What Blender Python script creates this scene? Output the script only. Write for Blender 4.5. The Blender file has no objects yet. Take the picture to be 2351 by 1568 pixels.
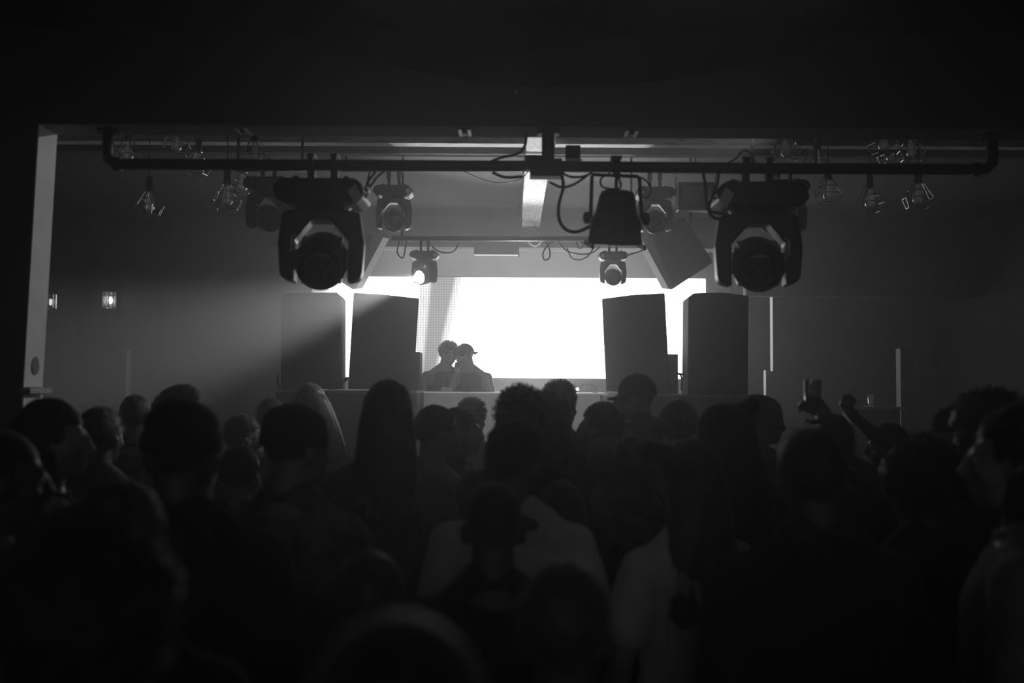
import bpy, math, random
from mathutils import Vector, Matrix, noise

# ------------------------------------------------------------------ camera, world, light, exposure
SC = bpy.context.scene
COL = SC.collection
PI = math.pi
CAM_Z, PITCH, ROLL = 1.75, math.atan(104 / 2285.7), math.radians(0.36)
cd = bpy.data.cameras.new('camera'); cam = bpy.data.objects.new('camera', cd); COL.objects.link(cam)
cd.sensor_width = 36; cd.lens = 35; cd.clip_start = .05; cd.clip_end = 100
CM = Matrix.Translation((0, 0, CAM_Z)) @ Matrix.Rotation(PI / 2 + PITCH, 4, 'X') @ Matrix.Rotation(ROLL, 4, 'Z')
cam.matrix_world = CM
SC.camera = cam
cd.dof.use_dof = True; cd.dof.focus_distance = 9.5; cd.dof.aperture_fstop = 1.9
F = 2351 * 35 / 36

def P(px, py, D):
    """world point seen at pixel (px, py) of the photo at distance D in front of the camera"""
    d = CM.to_3x3() @ Vector(((px - 1175.5) / F, -(py - 784) / F, -1))
    return Vector((0, 0, CAM_Z)) + d * (D / d.y)

SC.view_settings.view_transform = 'Standard'
SC.view_settings.look = 'None'
SC.view_settings.gamma = 1
SC.view_settings.use_curve_mapping = False
SC.view_settings.exposure = 0.0
cy = SC.cycles
cy.use_denoising = True
cy.max_bounces = 5; cy.diffuse_bounces = 2; cy.glossy_bounces = 2; cy.transmission_bounces = 3
cy.volume_bounces = 0; cy.transparent_max_bounces = 8
cy.sample_clamp_indirect = 2.0; cy.sample_clamp_direct = 0
cy.caustics_reflective = False; cy.caustics_refractive = False
cy.use_adaptive_sampling = True; cy.adaptive_threshold = 0.045; cy.adaptive_min_samples = 16

HAZE, HAZE_G = 0.032, 0.72
w = bpy.data.worlds.new('world'); SC.world = w; w.use_nodes = True
nt = w.node_tree
bg = nt.nodes['Background']; bg.inputs[0].default_value = (0, 0, 0, 1); bg.inputs[1].default_value = 0
vs = nt.nodes.new('ShaderNodeVolumeScatter'); vs.inputs['Color'].default_value = (1, 1, 1, 1)
vs.inputs['Density'].default_value = HAZE; vs.inputs['Anisotropy'].default_value = HAZE_G
nt.links.new(vs.outputs[0], nt.nodes['World Output'].inputs['Volume'])
try: w.cycles.homogeneous_volume = True
except Exception: pass

def spot(name, loc, target, power, angle, blend, radius):
    l = bpy.data.lights.new(name, 'SPOT'); l.energy = power; l.spot_size = math.radians(angle); l.spot_blend = blend
    l.shadow_soft_size = radius
    o = bpy.data.objects.new(name, l); COL.objects.link(o); o.location = loc
    o.rotation_euler = (Vector(target) - Vector(loc)).to_track_quat('-Z', 'Y').to_euler()
    return o
def area(name, loc, target, power, sx, sy, spread=180):
    l = bpy.data.lights.new(name, 'AREA'); l.shape = 'RECTANGLE'; l.size = sx; l.size_y = sy; l.energy = power
    l.spread = math.radians(spread)
    o = bpy.data.objects.new(name, l); COL.objects.link(o); o.location = loc
    o.rotation_euler = (Vector(target) - Vector(loc)).to_track_quat('-Z', 'Y').to_euler()
    return o
SCREEN = 5.0                                   # radiance of the video wall
LENS = P(970, 636, 9.3)                      # the lit moving head
BEAM_AIM = LENS + Vector((-math.sin(math.radians(48))*math.cos(math.radians(17)), -math.cos(math.radians(48))*math.cos(math.radians(17)), -math.sin(math.radians(17))))
spot('moving_head_beam', LENS, BEAM_AIM, 3900, 29, .95, .04)
spot('can_light_beam', P(1414, 575, 4.75), (0, 10.3, 1.4), 600, 26, .6, .08)
area('crowd_fill', (.3, 3.9, 3.38), (.3, 3.2, 0), .55, 2.0, .3)  # unseen fill added under the near ceiling to rim the crowd's heads
area('rear_fill', (.5, -2.9, 2.6), (.3, 4, 1.3), 5, 5.0, .5)  # unseen fill added behind the camera to lift the pale shirts
spot('reveal_fill', (2.2, 7.4, 3.8), (-2.2, 4.7, 2.3), 170, 34, .5, .06)  # unseen spot added to brighten the pale left reveal
area('recess_strip', (.0, 13.65, 3.88), (.0, 14.05, 3.2), 8, 3.8, .06)
spot('beam_fill', (.2, 12.6, .75), (.22, 8.9, 3.9), 1150, 46, .8, .1)  # unseen spot added to brighten the underside of the timber beam

# ------------------------------------------------------------------ materials
MATS = {}
def mat(name, v, rough=.6, metal=0, var=.12, scale=14, bump=.0, stretch=None, sheen=0, emit=0, spec=.5, trans=None):
    if name in MATS: return MATS[name]
    m = bpy.data.materials.new(name); m.use_nodes = True; n = m.node_tree.nodes; L = m.node_tree.links
    b = n['Principled BSDF']; b.inputs['Roughness'].default_value = rough; b.inputs['Metallic'].default_value = metal
    b.inputs['Specular IOR Level'].default_value = spec
    if sheen: b.inputs['Sheen Weight'].default_value = sheen
    tc = n.new('ShaderNodeTexCoord'); mp = n.new('ShaderNodeMapping')
    if stretch: mp.inputs['Scale'].default_value = stretch
    L.new(tc.outputs['Object'], mp.inputs['Vector'])
    no = n.new('ShaderNodeTexNoise'); no.inputs['Scale'].default_value = scale; no.inputs['Detail'].default_value = 5
    L.new(mp.outputs[0], no.inputs['Vector'])
    cr = n.new('ShaderNodeMapRange'); cr.inputs['From Min'].default_value = .3; cr.inputs['From Max'].default_value = .7
    cr.inputs['To Min'].default_value = v * (1 - var); cr.inputs['To Max'].default_value = v * (1 + var)
    L.new(no.outputs['Fac'], cr.inputs[0])
    cc = n.new('ShaderNodeCombineColor')
    for i in range(3): L.new(cr.outputs[0], cc.inputs[i])
    L.new(cc.outputs[0], b.inputs['Base Color'])
    if bump:
        bp = n.new('ShaderNodeBump'); bp.inputs['Strength'].default_value = bump; bp.inputs['Distance'].default_value = .01
        L.new(no.outputs['Fac'], bp.inputs['Height']); L.new(bp.outputs[0], b.inputs['Normal'])
    if emit:
        b.inputs['Emission Color'].default_value = (1, 1, 1, 1); b.inputs['Emission Strength'].default_value = emit
    if trans is not None:                       # thin clear glass: see-through with glossy edges
        t = n.new('ShaderNodeBsdfTransparent'); t.inputs[0].default_value = (.93, .93, .93, 1)
        g = n.new('ShaderNodeBsdfGlossy'); g.inputs['Roughness'].default_value = .08
        lw = n.new('ShaderNodeLayerWeight'); lw.inputs[0].default_value = trans
        mx = n.new('ShaderNodeMixShader'); L.new(lw.outputs['Facing'], mx.inputs[0])
        df = n.new('ShaderNodeBsdfTranslucent'); ms = n.new('ShaderNodeMixShader'); ms.inputs[0].default_value = .3
        L.new(t.outputs[0], ms.inputs[1]); L.new(df.outputs[0], ms.inputs[2])
        L.new(ms.outputs[0], mx.inputs[1]); L.new(g.outputs[0], mx.inputs[2]); L.new(mx.outputs[0], n['Material Output'].inputs[0])
    MATS[name] = m
    return m
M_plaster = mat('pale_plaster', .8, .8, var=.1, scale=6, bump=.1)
M_wallblk = mat('black_wall_paint', .05, .8, var=.15, scale=5)
M_wallgry = mat('dark_grey_paint', .10, .8, var=.15, scale=4)
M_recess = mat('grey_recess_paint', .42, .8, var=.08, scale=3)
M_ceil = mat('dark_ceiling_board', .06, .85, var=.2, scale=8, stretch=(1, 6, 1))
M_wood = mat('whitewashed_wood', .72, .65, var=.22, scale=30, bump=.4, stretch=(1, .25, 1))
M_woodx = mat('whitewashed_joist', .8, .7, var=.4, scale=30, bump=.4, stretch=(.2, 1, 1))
M_ledge = mat('raw_timber', .45, .7, var=.35, scale=30, bump=.5, stretch=(.3, 1, 4))
M_floor = mat('dark_floor', .05, .5, var=.2, scale=3)
M_stage = mat('stage_black', .04, .6)
M_pipe = mat('black_steel', .04, .45, 0)
M_body = mat('black_plastic', .03, .38, var=.05)
M_chrome = mat('bright_edge_metal', .6, .35, 1.0)
M_white = mat('white_sticker', .85, .5, var=.2, scale=60)
M_lens = mat('dark_lens_glass', .01, .06, spec=.8)
M_cable = mat('black_rubber', .025, .5)
M_cab = mat('black_speaker_paint', .035, .75, bump=.2, scale=80)
M_grille = mat('black_grille', .03, .6, bump=.6, scale=400)
M_glass = mat('clear_glass', .9, .05, trans=.35)
M_wire = mat('cage_wire', .6, .3, 1.0)
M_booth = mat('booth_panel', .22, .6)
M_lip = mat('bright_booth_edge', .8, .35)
M_skin = mat('dark_skin', .12, .45, var=.08, scale=30)
M_skin2 = mat('light_skin', .32, .45, var=.08, scale=30)
M_hair = mat('black_hair', .025, .6, var=.3, scale=60, sheen=.35)
M_hair2 = mat('brown_hair', .07, .55, var=.3, scale=60, sheen=.35)
M_hair3 = mat('fair_hair', .2, .4, var=.3, scale=60, sheen=.35)
M_clblk = mat('black_cloth', .025, .9, sheen=.15)
M_clgry = mat('grey_cloth', .2, .9, sheen=.2)
M_clwht = mat('white_cloth', .8, .9, sheen=.2)
M_clcam = mat('patterned_cloth', .16, .9, var=.75, scale=9, sheen=.2)
M_clcam2 = mat('printed_cloth', .12, .9, var=.7, scale=16, sheen=.2)
M_denim = mat('dark_trousers', .03, .9)
M_shoe = mat('dark_shoe', .03, .6)
M_eye = mat('eye_white', .5, .2)
M_gold = mat('shiny_jewellery', .7, .2, 1)

# ------------------------------------------------------------------ mesh builder
class MB:
    def __init__(s, M=None): s.v = []; s.f = []; s.M = M or Matrix.Identity(4)
    def add(s, vs, fs, M=None):
        k = len(s.v); T = s.M @ M if M is not None else s.M
        s.v += [T @ Vector(v) for v in vs]; s.f += [[i + k for i in f] for f in fs]; return s
    def box(s, c, d, M=None):
        x, y, z = [t / 2 for t in d]; c = Vector(c)
        vs = [c + Vector((i, j, k)) for i in (-x, x) for j in (-y, y) for k in (-z, z)]
        return s.add(vs, [(0, 1, 3, 2), (4, 6, 7, 5), (0, 4, 5, 1), (2, 3, 7, 6), (0, 2, 6, 4), (1, 5, 7, 3)], M)
    def b2(s, x0, x1, y0, y1, z0, z1): return s.box(((x0+x1)/2, (y0+y1)/2, (z0+z1)/2), (abs(x1-x0), abs(y1-y0), abs(z1-z0)))
    def hexa(s, p):                               # 4 front corners then 4 back corners, same order
        return s.add(p, [(0, 1, 2, 3), (7, 6, 5, 4), (0, 4, 5, 1), (1, 5, 6, 2), (2, 6, 7, 3), (3, 7, 4, 0)])
    def prism(s, pts, ext, M=None):               # pts: 3D polygon, ext: extrusion vector
        n = len(pts); e = Vector(ext); pts = [Vector(p) for p in pts]
        return s.add(pts + [p + e for p in pts], [list(range(n)), list(range(2*n-1, n-1, -1))] +
                     [(i, i + n, (i + 1) % n + n, (i + 1) % n) for i in range(n)], M)
    def tube(s, pts, r, n=8, closed=False, cap=True):
        pts = [Vector(p) for p in pts]; m = len(pts); rs = r if isinstance(r, (list, tuple)) else [r] * m
        vs = []; prev = None
        for i, p in enumerate(pts):
            a = pts[(i - 1) % m] if (i > 0 or closed) else p; b = pts[(i + 1) % m] if (i < m - 1 or closed) else p
            t = (b - a).normalized() if (b - a).length > 1e-9 else Vector((0, 0, 1))
            if prev is None: u = t.orthogonal().normalized()
            else:
                u = prev - t * prev.dot(t); u = u.normalized() if u.length > 1e-6 else t.orthogonal().normalized()
            prev = u; v = t.cross(u)
            vs += [p + (u * math.cos(2*PI*k/n) + v * math.sin(2*PI*k/n)) * rs[i] for k in range(n)]
        fs = [(i*n + k, i*n + (k+1) % n, ((i+1) % m)*n + (k+1) % n, ((i+1) % m)*n + k) for i in range(m if closed else m - 1) for k in range(n)]
        if cap and not closed: fs += [list(range(n - 1, -1, -1)), list(range((m-1)*n, m*n))]
        return s.add(vs, fs)
    def lathe(s, prof, M=None, n=24):             # prof: (r, z) bottom to top, about z
        vs = [(r * math.cos(2*PI*k/n), r * math.sin(2*PI*k/n), z) for r, z in prof for k in range(n)]
        m = len(prof)
        fs = [(i*n + k, i*n + (k+1) % n, (i+1)*n + (k+1) % n, (i+1)*n + k) for i in range(m - 1) for k in range(n)]
        fs += [list(range(n - 1, -1, -1)), list(range((m-1)*n, m*n))]
        return s.add(vs, fs, M)
    def ell(s, c, r, M=None, nu=16, nv=10):
        c = Vector(c); r = (r, r, r) if not hasattr(r, '__len__') else r
        vs = [c + Vector((0, 0, -r[2]))] + [c + Vector((r[0]*math.sin(PI*j/nv)*math.cos(2*PI*k/nu), r[1]*math.sin(PI*j/nv)*math.sin(2*PI*k/nu), -r[2]*math.cos(PI*j/nv)))
              for j in range(1, nv) for k in range(nu)] + [c + Vector((0, 0, r[2]))]
        e = len(vs) - 1
        fs = [(0, 1 + (k+1) % nu, 1 + k) for k in range(nu)]
        fs += [(1 + j*nu + k, 1 + j*nu + (k+1) % nu, 1 + (j+1)*nu + (k+1) % nu, 1 + (j+1)*nu + k) for j in range(nv-2) for k in range(nu)]
        fs += [(e, e - nu + k, e - nu + (k+1) % nu) for k in range(nu)]
        return s.add(vs, fs, M)
    def cap2(s, a, b, ra, rb, n=12):              # tapered capsule as one closed surface
        a, b = Vector(a), Vector(b); t = (b - a).normalized() if (b-a).length > 1e-6 else Vector((0, 0, 1)); pts = []; rs = []
        for k in range(5):
            q = PI/2*(1 - k/4); pts.append(a - t*ra*math.sin(q)); rs.append(max(ra*math.cos(q), ra*.12))
        for k in range(5):
            q = PI/2*k/4; pts.append(b + t*rb*math.sin(q)); rs.append(max(rb*math.cos(q), rb*.12))
        return s.tube(pts, rs, n)
    def loft(s, rings, n=24, M=None):             # rings: (cx, cy, z, rx, ry)
        vs = [(cx + rx*math.cos(2*PI*k/n), cyy + ry*math.sin(2*PI*k/n), z) for cx, cyy, z, rx, ry in rings for k in range(n)]
        m = len(rings)
        fs = [(i*n + k, i*n + (k+1) % n, (i+1)*n + (k+1) % n, (i+1)*n + k) for i in range(m - 1) for k in range(n)]
        fs += [list(range(n - 1, -1, -1)), list(range((m-1)*n, m*n))]
        return s.add(vs, fs, M)
    def mesh(s, name, smooth=False, origin=None):
        me = bpy.data.meshes.new(name); o = origin or Vector((0, 0, 0))
        me.from_pydata([v - o for v in s.v], [], s.f); me.validate()
        if smooth: me.shade_smooth()
        me.update(); return me

def link(name, me, m, parent=None, loc=None, smooth_angle=None):
    o = bpy.data.objects.new(name, me); COL.objects.link(o)
    if m is not None:
        if len(me.materials) == 0: me.materials.append(m)
        elif me.materials[0] is not m: o.material_slots[0].link = 'OBJECT'; o.material_slots[0].material = m
    if parent is not None: o.parent = parent
    if loc is not None: o.location = loc
    return o
def bevel(o, wd=.008, seg=2):
    b = o.modifiers.new('bevel', 'BEVEL'); b.width = wd; b.segments = seg; b.limit_method = 'ANGLE'; return o
def tag(o, label, cat=None, group=None, kind=None):
    o['label'] = label
    if cat: o['category'] = cat
    if group: o['group'] = group
    if kind: o['kind'] = kind
    return o
def thing(name, label, cat, loc=(0, 0, 0), group=None):
    o = bpy.data.objects.new(name, None); o.empty_display_size = .05; COL.objects.link(o); o.location = loc
    return tag(o, label, cat, group)
def struct(name, mb, m, label=None):
    o = link(name, mb.mesh(name), m); o['kind'] = 'structure'
    if label: o['label'] = label
    return o
def copy_tree(o, parent=None):
    c = o.copy(); COL.objects.link(c)
    if parent is not None: c.parent = parent
    for ch in [q for q in COL.objects if q.parent is o]: copy_tree(ch, c)
    return c

# ------------------------------------------------------------------ the room
ZO = P(1175, 289, 4.6).z                        # underside of the opening
XL, XR, D0, D1 = P(80, 500, 4.6).x, 2.62, 4.6, 4.79
ZC, DB = 3.95, 12.8
struct('floor', MB().b2(-7, 7, -3.2, 14.4, -.1, 0), M_floor)
struct('ceiling', MB().b2(-7, 7, D1, 14.4, ZC, ZC + .1), M_ceil, 'dark boarded ceiling over the stage room')
struct('ceiling_near', MB().b2(-7, 7, -3.2, D0, 3.42, 3.52), M_wallblk)
XB = XL - .09
def slab(z0, z1, o0, o1):                      # board on the slightly leaning left reveal
    f = lambda z, o: XB + (XL - XB)*z/ZO + o
    return MB().hexa([(f(z0, o0), D0 + .004, z0), (f(z0, o1), D0 + .004, z0), (f(z1, o1), D0 + .004, z1), (f(z1, o0), D0 + .004, z1), (f(z0, o0), D1, z0), (f(z0, o1), D1, z0), (f(z1, o1), D1, z1), (f(z1, o0), D1, z1)])
struct('wall_front', MB().hexa([(-7, D0, 0), (XB, D0, 0), (XL, D0, ZO), (-7, D0, ZO), (-7, D1, 0), (XB, D1, 0), (XL, D1, ZO), (-7, D1, ZO)]).b2(-7, XL, D0, D1, ZO, 4.2).b2(XR, 7, D0, D1, 0, 4.2).b2(XL, XR, D0, D1, ZO, 4.2), M_wallblk, 'black wall with the wide opening to the stage room')
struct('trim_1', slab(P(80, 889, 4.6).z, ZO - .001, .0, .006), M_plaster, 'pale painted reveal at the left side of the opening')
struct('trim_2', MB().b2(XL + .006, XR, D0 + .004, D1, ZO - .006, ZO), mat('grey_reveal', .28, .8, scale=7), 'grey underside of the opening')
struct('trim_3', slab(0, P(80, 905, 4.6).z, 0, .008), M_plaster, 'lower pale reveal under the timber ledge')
struct('wall_left', MB().b2(-7, -5.6, D1, 14.4, 0, ZC), M_wallgry)
struct('wall_right', MB().b2(6.06, 7, D1, 14.4, 0, ZC), M_wallblk)
struct('wall_rear', MB().b2(-7, 7, -3.3, -3.2, 0, 3.5), M_wallblk)
struct('wall_near_left', MB().b2(-7, -4.6, -3.2, D0, 0, 3.5), M_wallblk)
struct('wall_near_right', MB().b2(4.6, 7, -3.2, D0, 0, 3.5), M_wallblk)
xa, xb, xc = P(715, 700, DB).x, P(1712, 700, DB).x, 6.06
zh, zk = P(1175, 573, DB).z, P(1800, 680, DB).z
struct('wall_back', MB().b2(-5.6, xa, DB, DB + .15, 0, ZC).b2(xa, xb, DB, DB + .15, zh, ZC).b2(xb, xc, DB, DB + .15, zk, ZC),
       M_wallgry, 'dark wall behind the stage with the recess for the video wall')
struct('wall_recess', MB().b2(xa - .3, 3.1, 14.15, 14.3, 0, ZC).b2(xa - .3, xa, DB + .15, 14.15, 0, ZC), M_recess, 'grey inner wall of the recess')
struct('wall_recess_right', MB().b2(3.1, 6.06, 14.15, 14.3, 0, ZC), mat('recess_shade_paint', .22, .8), 'grey wall of the right recess, painted darker for the fading light')  # darker paint here stands in for light fading to the right
# white door frame strips in the right recess
for nm, px, y0, y1, dd in (('trim_4', 1772, 640, 852, .13), ('trim_5', 1757, 850, 985, .12)):
    t0, t1 = P(px, y0, 12.99), P(px, y1, 12.99)
    struct(nm, MB().b2(t0.x, t0.x + .012, 12.96, 12.96 + dd, t1.z if nm == 'trim_4' else 0, t0.z), M_plaster, 'narrow white upright door-frame strip right of the loudspeakers' if nm == 'trim_4' else 'lower white upright strip behind the crowd')
b = MB(); q = P(1900, 977, 12.6); b.b2(P(1722, 977, 12.6).x, P(2150, 977, 12.6).x, 12.55, 12.75, q.z - .06, q.z)
struct('trim_6', b, mat('dado_rail', .2, .7))
# beams
zb = P(1245, 310, 7.85).z
bx = P(1245, 310, 7.85).x
o = tag(link('ceiling_beam', MB().b2(bx - .125, bx + .105, D1 + .02, DB - .02, zb, ZC - .003).mesh('beam'), M_wood), 'whitewashed timber beam running away above the stage centre', 'beam'); bevel(o)
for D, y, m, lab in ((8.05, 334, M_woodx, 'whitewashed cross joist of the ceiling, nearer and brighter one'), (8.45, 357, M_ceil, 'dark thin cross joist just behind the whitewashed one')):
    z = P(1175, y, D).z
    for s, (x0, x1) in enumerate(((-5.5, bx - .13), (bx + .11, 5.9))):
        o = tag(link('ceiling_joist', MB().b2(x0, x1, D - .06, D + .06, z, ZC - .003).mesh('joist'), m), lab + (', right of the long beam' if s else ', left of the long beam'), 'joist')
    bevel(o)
tag(link('ceiling_beam', MB().b2(.06, .33, -3.1, D0 - .003, 3.33, 3.419).mesh('beam'), mat('grey_near_beam', .12, .8)), 'dark grey beam under the near ceiling, seen at the top edge', 'beam')
# black boxes around the beam end (small hanging panels and box)
def pbox(name, x0, x1, y0, y1, D, dep, m, label, cat, group=None):
    a, c = P(x0, y1, D), P(x1, y0, D)
    o = link(name, MB().b2(a.x, c.x, D, D + dep, a.z, c.z).mesh(name, origin=Vector((a.x, D, a.z))), m, loc=Vector((a.x, D, a.z)))
    return bevel(tag(o, label, cat, group))
o_ = pbox('equipment_box', 1088, 1192, 543, 584, 12.2, .12, M_body, 'black box hanging under the ceiling left of the beam end', 'box')
link('hanger', MB().tube([(.2, .06, .1), (.2, .06, ZC - o_.location.z - .002)], .007, 8).tube([(.4, .06, .1), (.4, .06, ZC - o_.location.z - .002)], .007, 8).mesh('hanger'), M_pipe, o_)
struct('trim_7', MB().b2(xa - .5, xb + .6, 12.6, 12.79, zh - .0, P(1175, 550, 12.7).z), mat('header_board', .05, .8))
# ledge and marks on the left jamb
a, c = P(55, 904, 4.6), P(118, 891, 4.6)
bevel(tag(link('timber_ledge', MB().b2(-2.262, -2.207, D0 - .03, D1 + .0, a.z, c.z).mesh('ledge'), M_ledge), 'short raw timber ledge across the pale left reveal', 'ledge'), .004)
e = [P(91, 860, 4.68), P(100, 858, 4.68)]
mk = MB(); zz0, zz1 = P(97, 861, 4.7).z, P(97, 819, 4.7).z
XM = XB + (XL - XB)*zz1/ZO
mk.prism([(XM + .0065, 4.70 + .035*math.cos(t), (zz0+zz1)/2 + (zz1-zz0)/2*math.sin(t)) for t in [2*PI*i/12 for i in range(12)]], (.003, 0, 0))
tag(link('tape_patch', mk.mesh('tape_patch'), M_clgry), 'dark rounded tape patch low on the pale left reveal', 'tape')
# stage
ST = .45
struct('floor_stage', MB().b2(-3.2, 3.3, 9.3, 14.1, .0, ST), M_stage, 'black raised stage')

# ------------------------------------------------------------------ video wall
a, c = P(735, 866, 14.0), P(1620, 640, 14.0)
scr = thing('video_wall', 'large glowing white video wall behind the performers', 'screen', ((a.x + c.x)/2, 14.0, a.z))
W, H = c.x - a.x, c.z - a.z
sm = bpy.data.materials.new('screen_image'); sm.use_nodes = True; n = sm.node_tree.nodes; L = sm.node_tree.links; n.clear()
out = n.new('ShaderNodeOutputMaterial'); em = n.new('ShaderNodeEmission'); tc = n.new('ShaderNodeTexCoord'); sx = n.new('ShaderNodeSeparateXYZ')
L.new(tc.outputs['Object'], sx.inputs[0]); L.new(em.outputs[0], out.inputs[0])
def mth(op, a, b=None, clamp=False):
    q = n.new('ShaderNodeMath'); q.operation = op; q.use_clamp = clamp
    for i, t in enumerate((a, b)):
        if t is None: continue
        if isinstance(t, (int, float)): q.inputs[i].default_value = t
        else: L.new(t, q.inputs[i])
    return q.outputs[0]
X, Z = sx.outputs[0], sx.outputs[2]
def lx(px): return P(px, 700, 14.0).x - (a.x + c.x)/2
# slanted grey band of the picture: edge runs from px 1050 (top) to px 1012 (bottom); left edge px 968 .. 985
zt = mth('DIVIDE', Z, H)
right = mth('ADD', mth('MULTIPLY', zt, lx(1050) - lx(1002)), lx(1002))
left = mth('ADD', mth('MULTIPLY', zt, lx(985) - lx(966)), lx(966))
band = mth('MULTIPLY', mth('MULTIPLY', mth('SUBTRACT', X, left), 18, True), mth('MULTIPLY', mth('SUBTRACT', right, X), 18, True), True)
fr = mth('MULTIPLY', mth('SUBTRACT', X, mth('SUBTRACT', left, .14)), 40, True)
f2 = mth('MULTIPLY', mth('SUBTRACT', mth('ADD', right, .075), X), 40, True)
fringe = mth('MULTIPLY', fr, f2, True)
dots = mth('MULTIPLY', mth('ADD', mth('SINE', mth('MULTIPLY', X, 2*PI/.036)), mth('SINE', mth('MULTIPLY', Z, 2*PI/.036))), .5)
dots = mth('ADD', mth('MULTIPLY', dots, .1), .2)
drop = mth('ADD', mth('MULTIPLY', fringe, mth('SUBTRACT', 1, dots)), 0)
lev = mth('SUBTRACT', 1, drop)                  # 1 outside, ~.3 in the dotted fringe
lev = mth('SUBTRACT', lev, mth('MULTIPLY', band, mth('MULTIPLY', dots, .68)), True)
L.new(mth('MULTIPLY', lev, SCREEN), em.inputs[1]); em.inputs[0].default_value = (1, 1, 1, 1)
link('screen_face', MB().add([(-W/2, 0, 0), (W/2, 0, 0), (W/2, 0, H), (-W/2, 0, H)], [(0, 1, 2, 3)]).mesh('screen_face'), sm, scr)
link('housing', MB().b2(-W/2 - .01, W/2 + .01, .004, .12, -.02, H + .01).mesh('housing'), M_body, scr)
# support table under it
z = P(1175, 868, 13.6).z
tb = thing('equipment_table', 'long grey table under the video wall', 'table', (.2, 13.6, ST))
link('tabletop', MB().b2(-2.5, 2.3, -.2, .25, z - ST - .09, z - ST).mesh('tabletop'), M_booth, tb)
for px in (760, 1365, 1570):
    lx_ = P(px, 880, 13.5).x - .2
    bevel(link('leg', MB().b2(lx_ - .03, lx_ + .03, -.16, -.1, 0, z - ST - .09).b2(lx_ - .11, lx_ + .11, -.18, -.08, z-ST-.11, z-ST-.088).mesh('leg'), M_booth, tb), .004)
# ------------------------------------------------------------------ speakers, risers, booth
def px_poly(pts, D): return [P(x, y, D[i] if isinstance(D, (list, tuple)) else D) for i, (x, y) in enumerate(pts)]
def cabinet(poly, D, dep, skew, label, gpoly, name='loudspeaker'):
    pts = px_poly(poly, D); base = Vector((sum(p.x for p in pts)/len(pts), min(p.y for p in pts), min(p.z for p in pts)))
    t = thing(name, label, 'speaker', base, 'tall black loudspeakers on the risers')
    pts = [p - base for p in pts]; e = Vector((skew, dep, 0))
    bevel(link('cabinet', MB().prism(pts, e).mesh('cabinet'), M_cab, t), .01)
    c = sum(pts, Vector()) / len(pts)
    g = [c + (p - c) * .93 + Vector((0, -.002, 0)) for p in pts]
    link('grille', MB().prism([p + Vector((0, -.012, 0)) for p in g], (0, .011, 0)).mesh('grille'), M_grille, t)
    hx = max(p.x for p in pts)
    return t
cabinet([(645, 894), (645, 680), (660, 673), (773, 671), (781, 680), (781, 894)], 9.6, .5, -.03, 'outermost tall loudspeaker left of the stage, lit by the beam on its top', None)
cabinet([(799, 893), (812, 672), (880, 676), (962, 685), (949, 895)], [9.6, 9.6, 9.7, 9.85, 9.85], .42, -.06, 'inner left loudspeaker, leaning, beside the two performers', None)
cabinet([(1392, 898), (1382, 686), (1450, 677), (1526, 673), (1537, 880), (1520, 903)], [9.85, 9.85, 9.75, 9.6, 9.6, 9.62], .42, .05, 'inner right loudspeaker, leaning, behind the man in the cap', None)
cabinet([(1579, 905), (1581, 682), (1593, 673), (1660, 671), (1719, 679), (1717, 905)], 9.6, .5, .03, 'outermost tall loudspeaker right of the stage', None)
def riser(x0, x1, y, D, lab):
    p, q = P(x0, y, D), P(x1, y, D)
    t = thing('speaker_riser', lab, 'riser', ((p.x+q.x)/2, D, ST if D > 9.3 else 0)); w = (q.x-p.x)/2; h = (p.z+q.z)/2 - t.location.z
    bevel(link('housing', MB().b2(-w, w, 0, .75, 0, h - .03).mesh('housing'), M_cab, t))
    bevel(link('top_board', MB().b2(-w, w, -.01, .76, h - .029, h).mesh('top_board'), M_booth, t), .005)
    for s in (-1, 1):
        link('driver_grille', MB().lathe([(.2, 0), (.2, .01), (.17, .016), (.05, .02)], Matrix.Translation((s*w*.5, -.001, h*.45)) @ Matrix.Rotation(PI/2, 4, 'X')).mesh('driver_grille'), M_grille, t)
riser(632, 957, 896, 9.5, 'black bass cabinet riser under the left loudspeakers')
riser(1394, 1722, 905, 9.5, 'black bass cabinet riser under the right loudspeakers')
# small back monitors seen past the leaning speakers
for x0, x1, y0, lab in ((952, 963, 808, 'thin dark monitor speaker standing right of the inner left loudspeaker'), (1531, 1557, 813, 'dark monitor speaker behind the inner right loudspeaker')):
    p, q, r = P(x0 - 22, 897, 10.36), P(x1, 897, 10.36), P(x1, y0, 10.36)
    t = thing('monitor_speaker', lab, 'speaker', (q.x, 10.36, q.z))
    w = q.x - p.x
    bevel(link('cabinet', MB().b2(-w, 0, 0, .3, 0, r.z - q.z).mesh('cabinet'), M_cab, t), .006)
    link('grille', MB().b2(-w + .01, -.008, -.01, -.001, .02, r.z - q.z - .02).mesh('grille'), M_grille, t)
    pd = MB().b2(-w, 0, 0, .3, -(q.z - ST), -.001)
    link('stand', pd.mesh('stand'), M_cab, t)
# booth
p, q = P(961, 899, 10.25), P(1391, 900, 10.25)
t = thing('performer_booth', 'grey panelled booth with a bright top edge in front of the performers', 'booth', ((p.x+q.x)/2, 10.25, ST))
w = (q.x-p.x)/2; h = p.z - ST
link('front_panel', MB().b2(-w, w, 0, .03, 0, h - .015).mesh('front_panel'), M_booth, t)
for s in (-1, 1): link('side_panel', MB().b2(s*w - .015*(1+s), s*w + .015*(1-s), .031, .6, 0, h - .015).mesh('side_panel'), M_booth, t)
bevel(link('top_board', MB().b2(-w, w, -.006, .62, h - .014, h).mesh('top_board'), M_lip, t), .004)
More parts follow.
